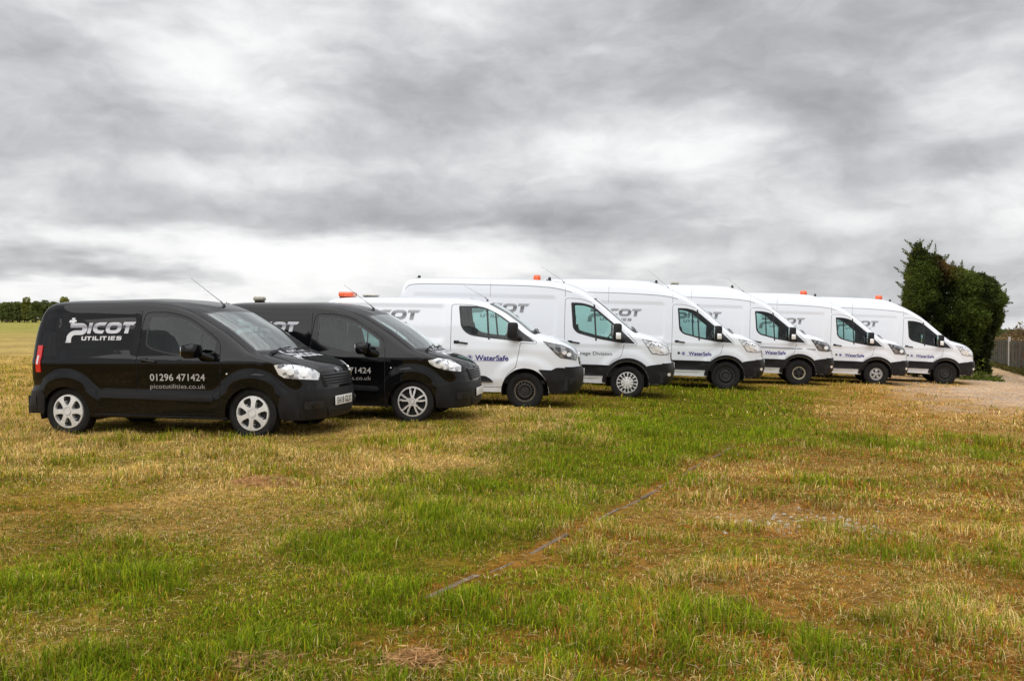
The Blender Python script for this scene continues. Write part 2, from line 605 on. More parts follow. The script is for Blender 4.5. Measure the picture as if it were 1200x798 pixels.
def raised(V, NV, F, off, skirt=True, drop=0.0):
    """faces lifted along the normals with a skirt down to the surface"""
    v, f, used = compact(V, F)
    n = [NV[i] for i in used]
    top = [tuple(np.array(p) + np.array(q) * off) for p, q in zip(v, n)]
    out = list(top); faces = [list(q) for q in f]; nrm = [tuple(q) for q in n]
    if skirt:
        cnt = {}
        for q in f:
            for i in range(len(q)):
                a, b = q[i], q[(i + 1) % len(q)]
                cnt[(a, b)] = 1
        for (a, b) in list(cnt):
            if (b, a) not in cnt:
                o = len(out)
                A, B = np.array(v[a]), np.array(v[b])
                na, nb = np.array(n[a]), np.array(n[b])
                out += [top[a], top[b], tuple(B - nb * drop), tuple(A - na * drop)]
                e = B - A; m = np.cross(e, na); m = m / max(np.linalg.norm(m), 1e-9)
                nrm += [tuple(m)] * 4
                faces.append([o + 1, o, o + 3, o + 2])
    return out, faces, nrm

# ------------------------------------------------------------------ van shells
TL = [0, .12, .24, .36, .47, .57, .66, .74, .81, .87, .905, .935, .96, .98, .993, 1.0]


class Shell:
    """Body surface of one kind of van: sides follow half-width W(x,z); the roof, bonnet, nose and tail wrap from the
    side edge B over the centre line C. Local frame: x forward from the front axle, y to the van's left, z up."""

    def __init__(s, spec):
        s.sp = spec
        W = s.W = spec['W']
        pts = spec['pairs']            # (Bx,Bz,Cx,Cz,n[,mark])
        arr = []; marks = {}; sm = []
        for i, p in enumerate(pts):
            if len(p) > 5:
                marks[p[5]] = len(arr)
            arr.append(p[:5]); sm.append(1.0)
            if i < len(pts) - 1:
                q = pts[i + 1]
                L = max(math.hypot(q[0] - p[0], q[1] - p[1]), math.hypot(q[2] - p[2], q[3] - p[3]))
                k = max(1, int(round(L / .04)))
                for j in range(1, k):
                    arr.append(tuple(p[m] + (q[m] - p[m]) * j / k for m in range(5))); sm.append(1.0)
        A = np.array(arr, float)
        for _ in range(5):
            B_ = A.copy()
            B_[1:-1] = .25 * A[:-2] + .5 * A[1:-1] + .25 * A[2:]
            A = B_
        s.A = A; s.marks = marks
        ns = len(A)
        # strip grid
        tl = [-t for t in TL[::-1]] + TL[1:]
        nt = len(tl)
        V = []
        for i in range(ns):
            bx, bz, cx, cz, n = A[i]
            dx, dz = cx - bx, cz - bz
            yb = float(W(bx, bz))
            L = math.hypot(dx, dz)
            e = .01
            m = (float(W(bx + dx / max(L, 1e-6) * e, bz + dz / max(L, 1e-6) * e)) - yb) / e * L
            m = max(min(m, 0.05), -.6 * yb)
            for t in tl:
                a = abs(t)
                o = (1 - a ** n) ** (1 / n)
                y = (yb + m * o) * a * (1 if t > 0 else -1)
                V.append((bx + dx * o, y, bz + dz * o))
        F = []; T = []
        mk = marks
        ext = spec['extents']
        for i in range(ns - 1):
            for j in range(nt - 1):
                tm = (abs(tl[j]) + abs(tl[j + 1])) / 2
                F.append((i * nt + j, (i + 1) * nt + j, (i + 1) * nt + j + 1, i * nt + j + 1))
                tag = 'body'
                if mk['ws0'] <= i < mk['ws1']:
                    if tm < ext['frit']:
                        tag = 'wscreen'
                        if tm > ext['glass'] or i < mk['ws0'] + 1 or i >= mk['ws1'] - 1:
                            tag = 'frit'
                elif mk['ws1'] <= i < mk['cowl']:
                    if tm < ext['frit']:
                        tag = 'cowl'
                elif mk['cowl'] <= i < mk['bon']:
                    if tm < ext['bonnet']:
                        tag = 'bonnet'
                elif i >= mk['bump']:
                    tag = 'bumper'
                elif i < mk['rbump']:
                    tag = 'rbumper'
                T.append(tag)
        s.nt = nt; s.ns = ns
        # side patch outline (right side, in x,z)
        out = [tuple(A[i, :2]) for i in range(ns)]
        nB = len(out)
        bottom = densify(spec['bottom'](out[-1], out[0]), .05, closed=False)[1:-1]
        out2 = out + bottom
        segs = [(i, (i + 1) % len(out2)) for i in range(len(out2))]
        Vs = list(out2); E = list(segs)
        holes = {}
        for name, poly in spec['regions']:
            q = densify(poly, .05)
            o = len(Vs); Vs += q
            E += [(o + i, o + (i + 1) % len(q)) for i in range(len(q))]
        for line, w, closed in spec['grooves']:
            line = densify(line, .04, closed)
            if closed:
                L, R = ribbon_poly(line, w, True)
                for q in (L, R):
                    o = len(Vs); Vs += q
                    E += [(o + i, o + (i + 1) % len(q)) for i in range(len(q))]
            else:
                q = ribbon_poly(line, w)
                o = len(Vs); Vs += q
                E += [(o + i, o + (i + 1) % len(q)) for i in range(len(q))]
        AV = np.array(out2)
        g = .042
        gx, gy = np.meshgrid(np.arange(AV[:, 0].min(), AV[:, 0].max(), g), np.arange(AV[:, 1].min(), AV[:, 1].max(), g))
        gx = gx + (np.arange(gx.shape[0]) % 2)[:, None] * g / 2
        P = np.stack([gx.ravel(), gy.ravel()], 1)
        P = P[inside(P, out2)]
        sa = np.array([Vs[e[0]] for e in E]); sb = np.array([Vs[e[1]] for e in E])
        P = P[seg_dist(P, sa, sb) > g * .38]
        Vs += [tuple(p) for p in P]
        r = delaunay_2d_cdt([Vector(p) for p in Vs], E, [], 0, 1e-6)
        v2 = np.array([(p.x, p.y) for p in r[0]]); TT = np.array([tuple(f) for f in r[2]], dtype=int)
        cen = v2[TT].mean(1)
        k = inside(cen, out2)
        for name, poly in spec['regions']:
            if name == 'hole':
                k &= ~inside(cen, poly)
        TT = TT[k]; cen = cen[k]
        a, b, c = v2[TT[:, 0]], v2[TT[:, 1]], v2[TT[:, 2]]
        ar = (b[:, 0] - a[:, 0]) * (c[:, 1] - a[:, 1]) - (b[:, 1] - a[:, 1]) * (c[:, 0] - a[:, 0])
        ok = np.abs(ar) > 1e-8
        TT, cen, ar = TT[ok], cen[ok], ar[ok]
        TT[ar < 0] = TT[ar < 0][:, ::-1]
        tags = np.array(['body'] * len(TT), dtype=object)
        for name, poly in spec['regions']:
            if name in ('hole', 'detail'):
                continue
            tags[inside(cen, poly)] = name
        if spec['grooves']:
            for line, w, closed in spec['grooves']:
                if closed:
                    L, R = ribbon_poly(densify(line, .04, True), w, True)
                    gk = inside(cen, L) ^ inside(cen, R)
                else:
                    gk = inside(cen, ribbon_poly(densify(line, .04, False), w))
                keep = np.isin(tags, ['win_glass', 'win_frame', 'win_black'])
                tags[gk & ~keep] = 'gap'
        y = W(v2[:, 0], v2[:, 1])
        gv = set(TT[tags == 'gap'].ravel().tolist())
        # weld side patch to strip edge by position
        key = {}
        for i in range(ns):
            key[(round(A[i, 0], 4), round(A[i, 1], 4))] = i * nt
        o = len(V)
        mR = {}; mL = {}
        for i, (p, yy) in enumerate(zip(v2, y)):
            kk = (round(p[0], 4), round(p[1], 4))
            if kk in key:
                mR[i] = key[kk]; mL[i] = key[kk] + nt - 1
            else:
                mR[i] = len(V); V.append((p[0], -yy, p[1]))
                mL[i] = len(V); V.append((p[0], yy, p[1]))
        nstrip = len(F)
        SF = []; ST = []
        for t, tg in zip(TT, tags):
            SF.append((mR[t[0]], mR[t[1]], mR[t[2]])); ST.append((tg, 'R'))
            SF.append((mL[t[0]], mL[t[2]], mL[t[1]])); ST.append((tg, 'L'))
        s.V = V
        s.F = F + SF
        s.T = [(t, 'C') for t in T] + ST
        s.NV = vert_normals(V, s.F)
        s.bvh = BVHTree.FromPolygons([Vector(v) for v in V], s.F)

    def pick(s, tags, side=None):
        return [f for f, t in zip(s.F, s.T) if t[0] in tags and (side is None or t[1] == side)]

    def part(s, name, tags, mat, side=None, off=0.0, skirt=False, drop=0.0):
        F = s.pick(tags, side)
        if off or skirt:
            v, f, n = raised(s.V, s.NV, F, off, skirt, drop)
            return mk_mesh(name, v, f, mat, True, None, n)
        v, f, used = compact(s.V, F)
        return mk_mesh(name, v, f, mat, True, None, [s.NV[i] for i in used])

    def side_decal(s, polys, off, grid=.06, side=-1):
        """2D figure in (x,z) laid on the side of the van"""
        v2, T = tri_fill(polys, grid)
        return s.map_side(v2, T, off, side)

    def map_side(s, v2, T, off, side=-1):
        y = s.W(v2[:, 0], v2[:, 1]) + off
        V = [(p[0], side * q, p[1]) for p, q in zip(v2, y)]
        T = [tuple(t) if side < 0 else tuple(t[::-1]) for t in T]
        return V, T

    def cast_decal(s, polys, direction, origin, off, grid=.05, thick=0.0, uaxis=None):
        """2D figure (u,z) cast along a direction on to the body surface"""
        v2, T = tri_fill(polys, grid)
        d = Vector(direction).normalized()
        if uaxis is None:
            ua = Vector((0, 0, 1)).cross(d) * -1
        else:
            ua = Vector(uaxis)
        va = Vector((0, 0, 1)) if abs(d.z) < .5 else Vector((0, 1, 0)).cross(Vector((0, 0, 1))) * 0 + Vector((1, 0, 0))
        V = []; NN = []; bad = set()
        for i, p in enumerate(v2):
            st = ua * p[0] + va * p[1] - d * 6 + Vector(origin)
            loc, nor, idx, dist = s.bvh.ray_cast(st, d)
            if loc is None:
                bad.add(i); V.append((0, 0, 0)); NN.append((0, 0, 1)); continue
            if nor.dot(d) > 0:
                nor = -nor
            V.append(tuple(loc + nor * off)); NN.append(tuple(nor))
        F = []
        for t in T:
            if bad & set(t.tolist()):
                continue
            a, b, c = (Vector(V[k]) for k in t)
            n = (b - a).cross(c - a)
            if n.dot(d) > 0:
                t = t[::-1]
            F.append(tuple(int(k) for k in t))
        NV = vert_normals(V, F) if F else None
        if thick:
            v, f, n = raised(V, NV, F, thick, True, .01)
            return v, f
        v, f, _ = compact(V, F)
        return v, f


def flip_y(V, F):
    return [(x, -y, z) for x, y, z in V], [tuple(f)[::-1] for f in F]


def arc_pts(cx, cz, r, a0, a1, n):
    return [(cx + r * math.cos(math.radians(a0 + (a1 - a0) * i / n)), cz + r * math.sin(math.radians(a0 + (a1 - a0) * i / n))) for i in range(n + 1)]


def bottom_line(wb, acz, ar, zf, zr, zs_f, zs_r):
    """lower outline of the side from the front bumper back to the rear one, round both wheel openings"""
    def f(pf, pr):
        out = [pf]
        for cx, z0, z1 in ((0, zf, zs_f), (-wb, zs_r, zr)):
            a0 = math.degrees(math.asin((z0 - acz) / ar)); a1 = 180 - math.degrees(math.asin((z1 - acz) / ar))
            out.append((cx + ar * math.cos(math.radians(a0)), z0))
            out += arc_pts(cx, acz, ar, a0, a1, 22)[1:-1]
            out.append((cx + ar * math.cos(math.radians(a1)), z1))
        out.append(pr)
        return out
    return f


def sstep(x, a, b):
    t = np.clip((x - a) / (b - a), 0, 1)
    return t * t * (3 - 2 * t)


def panel_recess(x, z, x0, x1, z0, z1, r, w, d):
    """rounded rectangle pressed into the side by d with an edge w wide"""
    cx, cz = (x0 + x1) / 2, (z0 + z1) / 2
    qx = np.abs(x - cx) - ((x1 - x0) / 2 - r); qz = np.abs(z - cz) - ((z1 - z0) / 2 - r)
    sd = np.sqrt(np.maximum(qx, 0) ** 2 + np.maximum(qz, 0) ** 2) + np.minimum(np.maximum(qx, qz), 0) - r
    return -d * (1 - sstep(sd, -w, 0))


# --- compact van (the two black ones)
def W_small(x, z):
    x = np.asarray(x, float); z = np.asarray(z, float)
    w = interp(z, [.2, .35, .5, .62, .8, .93, .965, 1.10, 1.30, 1.5, 1.65], [.845, .862, .866, .862, .874, .882, .866, .845, .815, .770, .725])
    w = w - .13 * np.clip((x + .15) / .75, 0, 1.3) ** 2
    w = w - .05 * np.clip((-2.45 - x) / .5, 0, 1.2) ** 2
    w = w - .11 * np.clip((x + 1.1) / 1.2, 0, 1) * np.clip((z - 1.0) / .5, 0, 1)
    for cx in (0, -2.489):
        d = np.sqrt((x - cx) ** 2 + (z - .29) ** 2)
        w = w + .024 * (1 - sstep(d, .44, .56)) * sstep(z, .1, .5)
    w = w + .010 * np.exp(-((z - (.505 - .03 * (x + 1.2))) / .035) ** 2) * sstep(x, -2.0, -1.95) * (1 - sstep(x, -.48, -.42))
    w = w + panel_recess(x, z, -2.62, -1.50, 1.04, 1.53, .08, .022, .006)
    return w


SMALL = dict(
    W=W_small, hw=.88, wb=2.489, rad=.31,
    extents=dict(frit=.90, glass=.86, bonnet=.80),
    pairs=[(-2.90, .30, -3.20, .30, 3.2), (-2.93, .42, -3.23, .42, 3.2), (-2.92, .57, -3.22, .57, 3.2, 'rbump'),
           (-2.86, .62, -3.16, .62, 3.4), (-2.85, .90, -3.15, .90, 3.4), (-2.845, 1.15, -3.12, 1.15, 3.4),
           (-2.83, 1.38, -3.05, 1.42, 3.4), (-2.80, 1.54, -2.97, 1.59, 3.4), (-2.72, 1.605, -2.86, 1.675, 3.2), (-2.5, 1.615, -2.6, 1.695, 3.0),
           (-2.0, 1.615, -2.0, 1.70, 2.8), (-1.5, 1.615, -1.45, 1.705, 2.8), (-1.18, 1.585, -1.10, 1.675, 2.8),
           (-.97, 1.53, -.87, 1.625, 2.8), (-.80, 1.455, -.66, 1.55, 2.7, 'ws0'), (-.52, 1.305, -.26, 1.33, 2.6),
           (-.27, 1.15, .0, 1.14, 2.6), (-.12, 1.045, .14, 1.03, 2.6, 'ws1'), (-.04, 1.005, .22, .995, 2.6, 'cowl'),
           (.13, .955, .34, .965, 2.6), (.31, .885, .54, .905, 2.6), (.43, .82, .685, .845, 2.5), (.50, .765, .755, .775, 2.5, 'bon'),
           (.51, .62, .775, .62, 2.6), (.51, .57, .78, .57, 2.6, 'bump'), (.52, .54, .80, .54, 2.6), (.53, .40, .81, .40, 2.6),
           (.50, .30, .80, .30, 2.6), (.44, .225, .76, .225, 2.6)],
    bottom=bottom_line(2.489, .285, .335, .235, .26, .235, .25),
    roof_y=1.70)
door = round_poly([(-1.50, .30), (-1.50, .96), (-1.425, 1.525), (-1.10, 1.525), (-.86, 1.465), (-.62, 1.325), (-.40, 1.155), (-.385, .95), (-.39, .55), (-.37, .30)],
                  [.03, .1, .07, .1, .15, .2, .08, .1, .1, .03])
win_o = round_poly([(-1.375, 1.483), (-1.09, 1.482), (-.86, 1.425), (-.645, 1.297), (-.455, 1.165), (-.462, 1.025), (-.66, .99), (-.899, .992), (-1.13, 1.03), (-1.32, 1.078), (-1.392, 1.125)],
                   [.03, .1, .1, .1, .04, .02, .05, .1, .1, .05, .04])
win_g = round_poly([(-1.355, 1.465), (-1.09, 1.464), (-.87, 1.41), (-.665, 1.285), (-.478, 1.155), (-.482, 1.043), (-.66, 1.01), (-.899, 1.01), (-1.13, 1.048), (-1.31, 1.095), (-1.37, 1.137)],
                   [.03, .1, .1, .1, .04, .02, .05, .1, .1, .05, .04])
quarter = [(-.665, 1.30), (-.645, 1.30), (-.635, .985), (-.655, .985)]
SMALL['regions'] = [('door', door), ('win_frame', win_o), ('win_glass', win_g), ('win_frame', quarter)]
SMALL['grooves'] = [(door, .009, True)]
SMALL['seams'] = [[(-1.47, 1.10), (-1.475, 1.55)]]


# --- medium van
def W_mid(x, z):
    x = np.asarray(x, float); z = np.asarray(z, float)
    w = interp(z, [.3, .5, .9, 1.08, 1.14, 1.24, 1.5, 1.8, 2.0], [.975, .985, .993, .996, .985, .975, .945, .885, .84])
    w = w - .14 * np.clip((x + .15) / .85, 0, 1.3) ** 2
    w = w - .03 * np.clip((-3.5 - x) / .5, 0, 1.2) ** 2
    w = w - .10 * np.clip((x + 1.1) / 1.2, 0, 1) * np.clip((z - 1.2) / .5, 0, 1)
    for cx in (0, -2.933):
        d = np.sqrt((x - cx) ** 2 + (z - .33) ** 2)
        w = w + .026 * (1 - sstep(d, .52, .68)) * sstep(z, .2, .6)
    w = w + panel_recess(x, z, -3.62, -1.48, 1.20, 1.865, .07, .035, .013)
    w = w + .008 * np.exp(-((z - .54) / .05) ** 2)
    return w


MID = dict(
    W=W_mid, hw=.99, wb=2.933, rad=.335,
    extents=dict(frit=.90, glass=.86, bonnet=.80),
    pairs=[(-3.77, .36, -3.86, .36, 5), (-3.79, .60, -3.89, .60, 5, 'rbump'), (-3.77, .66, -3.84, .66, 5), (-3.77, 1.1, -3.84, 1.1, 5),
           (-3.72, 1.55, -3.79, 1.6, 4.5), (-3.66, 1.78, -3.72, 1.88, 4), (-3.52, 1.865, -3.56, 1.965, 3.6), (-3.3, 1.885, -3.3, 1.985, 3.6),
           (-2.4, 1.90, -2.4, 2.005, 3.4), (-1.4, 1.905, -1.35, 2.01, 3.2), (-1.02, 1.89, -.95, 1.985, 3), (-.74, 1.825, -.64, 1.93, 2.8, 'ws0'),
           (-.48, 1.70, -.34, 1.765, 2.8), (-.22, 1.52, -.04, 1.56, 2.8), (-.03, 1.365, .15, 1.40, 2.8, 'ws1'), (.04, 1.32, .24, 1.36, 2.8, 'cowl'),
           (.20, 1.26, .47, 1.31, 2.7), (.42, 1.19, .70, 1.235, 2.6), (.60, 1.10, .87, 1.14, 2.5), (.68, .99, .965, 1.01, 2.5, 'bon'),
           (.70, .82, .985, .82, 2.5), (.70, .775, .985, .775, 2.5, 'bump'), (.72, .74, 1.03, .74, 2.5), (.73, .56, 1.045, .58, 2.5), (.70, .40, 1.02, .40, 2.5), (.64, .31, .97, .31, 2.5)],
    bottom=bottom_line(2.933, .325, .425, .31, .36, .31, .32),
    roof_y=2.0)
mdoor = round_poly([(-1.35, .40), (-1.355, 1.875), (-1.0, 1.872), (-.66, 1.80), (-.42, 1.66), (-.16, 1.46), (.20, 1.222), (.19, 1.195), (-.09, 1.20), (-.125, 1.0), (-.17, .76), (-.34, .62), (-.41, .40)],
                   [.03, .06, .1, .15, .15, .1, .01, .01, .02, .05, .05, .1, .03])
mwin = round_poly([(-1.225, 1.85), (-.86, 1.85), (-.60, 1.79), (-.27, 1.56), (.165, 1.222), (-.178, 1.235), (-.765, 1.285), (-1.03, 1.325), (-1.175, 1.451)],
                  [.03, .1, .12, .1, .01, .1, .1, .12, .1])
mglass = round_poly([(-1.19, 1.82), (-.86, 1.82), (-.62, 1.765), (-.30, 1.54), (-.27, 1.49), (-.29, 1.275), (-.765, 1.315), (-1.015, 1.352), (-1.145, 1.465)],
                    [.03, .1, .12, .05, .05, .03, .1, .12, .1])
mdiv = [(-.735, 1.86), (-.70, 1.86), (-.645, 1.25), (-.68, 1.25)]
MID['regions'] = [('door', mdoor), ('win_frame', mwin), ('win_glass', mglass), ('win_frame', mdiv)]
MID['grooves'] = [(mdoor, .009, True), ([(-.09, 1.20), (-.125, 1.0), (-.17, .76)], .009, False)]
MID['seams'] = []


# --- large van, two roof heights
def W_large(x, z):
    x = np.asarray(x, float); z = np.asarray(z, float)
    w = interp(z, [.3, .6, 1.0, 1.15, 1.22, 1.6, 2.0, 2.3, 2.5], [1.0, 1.012, 1.025, 1.03, 1.02, 1.0, .972, .945, .92])
    w = w - .13 * np.clip((x + .15) / .85, 0, 1.3) ** 2
    w = w - .02 * np.clip((-4.4 - x) / .5, 0, 1.2) ** 2
    w = w - .13 * np.clip((x + 1.2) / 1.3, 0, 1) * np.clip((z - 1.3) / .6, 0, 1)
    for cx in (0, -3.75):
        d = np.sqrt((x - cx) ** 2 + (z - .36) ** 2)
        w = w + .02 * (1 - sstep(d, .58, .72)) * sstep(z, .2, .6)
    w = w + panel_recess(x, z, -4.62, -1.535, 1.24, 2.13, .09, .035, .014)
    w = w - .011 * np.exp(-((z - 1.075) / .022) ** 2) * sstep(-x, -.45, -.2)
    return w


def large_pairs(h3):
    tail = [(-4.90, .45, -4.95, .45, 6), (-4.92, .70, -4.97, .70, 6, 'rbump'), (-4.90, .76, -4.94, .76, 6), (-4.90, 1.3, -4.95, 1.3, 6)]
    if h3:
        roof = [(-4.88, 1.9, -4.93, 2.0, 5), (-4.82, 2.2, -4.90, 2.42, 4.5), (-4.76, 2.32, -4.82, 2.62, 4), (-4.6, 2.345, -4.62, 2.69, 4),
                (-3.6, 2.355, -3.6, 2.715, 4), (-2.6, 2.35, -2.5, 2.715, 4), (-2.1, 2.335, -1.95, 2.69, 4), (-1.75, 2.32, -1.62, 2.61, 3.8),
                (-1.40, 2.285, -1.28, 2.46, 3.4), (-1.12, 2.20, -.98, 2.31, 3.0)]
    else:
        roof = [(-4.88, 1.9, -4.93, 1.95, 5), (-4.82, 2.15, -4.89, 2.28, 4.5), (-4.74, 2.30, -4.78, 2.45, 4), (-4.5, 2.335, -4.5, 2.49, 3.6),
                (-3.6, 2.345, -3.6, 2.505, 3.6), (-2.2, 2.345, -2.1, 2.505, 3.6), (-1.70, 2.325, -1.55, 2.48, 3.4),
                (-1.38, 2.275, -1.22, 2.41, 3.2), (-1.10, 2.195, -.96, 2.305, 3.0)]
    front = [(-.84, 2.055, -.70, 2.14, 2.8, 'ws0'), (-.66, 1.93, -.50, 1.99, 2.8), (-.31, 1.635, -.13, 1.68, 2.8), (-.07, 1.43, .13, 1.475, 2.8, 'ws1'),
             (.02, 1.365, .23, 1.415, 2.8, 'cowl'), (.20, 1.30, .46, 1.37, 2.7), (.42, 1.225, .70, 1.29, 2.6), (.60, 1.13, .87, 1.18, 2.5),
             (.69, 1.01, .945, 1.03, 2.5, 'bon'), (.71, .82, .96, .82, 2.5), (.715, .775, .96, .775, 2.5, 'bump'), (.73, .745, 1.01, .745, 2.5),
             (.75, .60, 1.03, .60, 2.5), (.73, .42, 1.0, .42, 2.5), (.66, .33, .93, .33, 2.5)]
    return tail + roof + front


LARGE = dict(W=W_large, hw=1.03, wb=3.75, rad=.356, extents=dict(frit=.90, glass=.86, bonnet=.80), pairs=large_pairs(False),
             bottom=bottom_line(3.75, .34, .46, .33, .40, .33, .36), roof_y=2.5)
ldoor = round_poly([(-1.345, .50), (-1.35, 2.10), (-1.0, 2.10), (-.70, 1.985), (-.30, 1.66), (-.05, 1.43), (.18, 1.185), (.17, 1.15), (-.09, 1.165), (-.125, .98), (-.16, .885), (-.36, .80), (-.47, .50)],
                   [.03, .07, .15, .12, .15, .1, .01, .01, .02, .05, .05, .1, .03])
lwin = round_poly([(-1.225, 2.015), (-.997, 2.014), (-.757, 1.955), (-.306, 1.592), (.148, 1.178), (-.21, 1.197), (-.669, 1.267), (-1.082, 1.373), (-1.175, 1.473)],
                  [.03, .1, .12, .1, .01, .1, .15, .10, .06])
lglass = round_poly([(-1.185, 1.98), (-1.0, 1.98), (-.775, 1.925), (-.30, 1.545), (-.27, 1.49), (-.285, 1.24), (-.66, 1.302), (-1.06, 1.405), (-1.14, 1.49)],
                    [.03, .1, .12, .05, .05, .03, .15, .10, .06])
ldiv = [(-.755, 2.0), (-.72, 2.0), (-.66, 1.22), (-.695, 1.22)]
LARGE['regions'] = [('door', ldoor), ('win_frame', lwin), ('win_glass', lglass), ('win_frame', ldiv)]
LARGE['grooves'] = [(ldoor, .009, True), ([(-1.352, 2.13), (-1.352, 2.27)], .008, False)]
LARGE_H3 = dict(LARGE, pairs=large_pairs(True), roof_y=2.71)

# ------------------------------------------------------------------ lettering


def wordmark():
    """PICOT with the pipe-shaped P, and UTILITIES; returns polygons in figure units (x right, y up) about 890 wide"""
    P = []
    def fl(poly): return [(x - 150, 445 - y) for x, y in poly]
    # P : bent pipe with tap on top and flange at the foot
    line = [(196, 207), (340, 207)]
    line += [(340 + 50 * math.sin(math.radians(a)), 257 - 50 * math.cos(math.radians(a))) for a in range(15, 180, 15)]
    line += [(340, 307), (275, 307)]
    line += [(275 - 88 * math.sin(math.radians(a)), 395 - 88 * math.cos(math.radians(a))) for a in range(12, 84, 12)]
    line += [(186, 424)]
    pts = fl(line)
    P.append([ribbon_poly(pts, 64)])
    P.append([fl([(150, 426), (220, 426), (220, 446), (148, 446)])])
    P.append([fl([(200, 100), (252, 100), (240, 128), (268, 132), (264, 160), (244, 156), (244, 174), (208, 174), (206, 160), (184, 172), (170, 150), (186, 126), (212, 134)])])
    P.append([fl([(440, 172), (488, 172), (464, 322), (420, 322)])])
    # C
    c = [(668, 168), (575, 168), (530, 180), (500, 210), (490, 245), (500, 285), (525, 312), (570, 322), (622, 322), (645, 277),
         (580, 277), (555, 268), (545, 248), (552, 226), (580, 213), (642, 213)]
    P.append([fl(c)])
    o_out = [(x, y) for x, y in round_poly([(672, 168), (872, 168), (850, 322), (650, 322)], 85, 7)]
    o_in = [(x, y) for x, y in round_poly([(722, 213), (818, 213), (802, 277), (704, 277)], 34, 6)]
    P.append([fl(o_out), fl(o_in)])
    P.append([fl([(888, 166), (1040, 166), (1012, 211), (968, 211), (950, 322), (900, 322), (916, 211), (872, 211)])])
    # UTILITIES
    t = 15
    def L(poly, x): P.append([[(x + a - 150, 445 - b) for a, b in poly]])
    y0, y1 = 360, 416
    L([(0, y0), (18, y0), (16, y1 - 20), (22, y1 - 14), (42, y1 - 14), (47, y0), (65, y0), (62, y1 - 10), (52, y1), (10, y1), (-2, y1 - 10)], 355)
    L([(0, y0), (62, y0), (56, y0 + t), (38, y0 + t), (34, y1), (16, y1), (20, y0 + t), (2, y0 + t)], 425)
    L([(0, y0), (18, y0), (14, y1), (-4, y1)], 500)
    L([(0, y0), (18, y0), (15, y1 - t), (50, y1 - t), (48, y1), (-4, y1)], 528)
    L([(0, y0), (18, y0), (14, y1), (-4, y1)], 597)
    L([(0, y0), (62, y0), (56, y0 + t), (38, y0 + t), (34, y1), (16, y1), (20, y0 + t), (2, y0 + t)], 622)
    L([(0, y0), (18, y0), (14, y1), (-4, y1)], 704)
    L([(0, y0), (58, y0), (56, y0 + 13), (16, y0 + 13), (15, y0 + 21), (50, y0 + 21), (49, y0 + 34), (14, y0 + 34), (13, y1 - 13), (50, y1 - 13), (48, y1), (-4, y1)], 735)
    L([(8, y0), (66, y0), (64, y0 + 14), (20, y0 + 14), (18, y0 + 21), (60, y0 + 21), (66, y0 + 29), (60, y1 - 6), (50, y1), (-6, y1), (-4, y1 - 14),
       (44, y1 - 14), (46, y1 - 21), (8, y1 - 21), (0, y1 - 29), (2, y0 + 6)], 806)
    return P


WORD = wordmark()
WORD_T = [tri_fill(p) for p in WORD]
_FONT = {}


def text_mesh(body, width, height=None, bold=0.0, spacing=1.0):
    """built-in lettering as flat triangles, scaled to a width (and capital height)"""
    k = (body, bold, spacing)
    if k not in _FONT:
        cu = bpy.data.curves.new('lettering', 'FONT')
        cu.body = body; cu.size = 1; cu.offset = bold; cu.space_character = spacing; cu.resolution_u = 3; cu.fill_mode = 'FRONT'
        ob = bpy.data.objects.new('lettering', cu)
        me = bpy.data.meshes.new_from_object(ob)
        V = np.array([v.co[:2] for v in me.vertices]); F = [list(p.vertices) for p in me.polygons]
        bpy.data.objects.remove(ob); bpy.data.curves.remove(cu); bpy.data.meshes.remove(me)
        _FONT[k] = (V, F)
    V, F = _FONT[k]
    V = V.copy()
    V[:, 0] -= V[:, 0].min()
    sx = width / V[:, 0].max()
    if height:
        cap = .70
        sy = height / cap
    else:
        sy = sx
    V[:, 0] *= sx; V[:, 1] *= sy
    return V, F


def side_text(sh, name, body, x, z, width, height, mat, bold=0.0, off=.004, slope=0.0, spacing=1.0):
    V, F = text_mesh(body, width, height, bold, spacing)
    v2 = V + np.array([x, z])
    v2[:, 1] += (v2[:, 0] - x) * slope
    T = []
    for f in F:
        for i in range(1, len(f) - 1):
            T.append((f[0], f[i], f[i + 1]))
    vv, tt = sh.map_side(v2, np.array(T), off)
    # keep triangles facing out
    out = []
    for t in tt:
        a, b, c = (Vector(vv[i]) for i in t)
        out.append(t if (b - a).cross(c - a).y < 0 else t[::-1])
    return mk_mesh(name, vv, out, mat, False)


def side_word(sh, name, x, z, w, h, mat, off=.004):
    """the wordmark on the van's side; (x,z) lower left, w x h overall"""
    V = []; F = []
    for v2, T in WORD_T:
        q = np.stack([v2[:, 0] / 890 * w + x, v2[:, 1] / 346 * h + z], 1)
        o = len(V)
        vv, tt = sh.map_side(q, T, off)
        V += vv; F += [tuple(int(i) + o for i in t) for t in tt]
    return mk_mesh(name, V, F, mat, False)


# ------------------------------------------------------------------ wheels


def tyre_mesh(R, rim, w):
    mb = MB()
    r = R; h = w / 2
    prof = [(rim - .005, -h * .72), (rim + .01, -h * .84), (rim + (r - rim) * .3, -h * .98), (rim + (r - rim) * .6, -h * 1.0), (r - .028, -h * .93),
            (r - .008, -h * .84), (r - .002, -h * .70)]
    tread = []
    for k in range(5):
        a = -h * .66 + h * 1.32 * k / 4
        tread += [(r, a - h * .10), (r, a + h * .10)]
        if k < 4:
            tread += [(r - .009, a + h * .115), (r - .009, a + h * .33 - h * .115)]
    prof += tread + [(r - .002, h * .72), (r - .02, h * .9), (rim + .02, h * .9), (rim - .01, h * .7)]
    mb.lathe(prof, 56, 'y', cap=False)
    m = mb.mesh('tyre', M_RUBBER, True, 30)
    return m


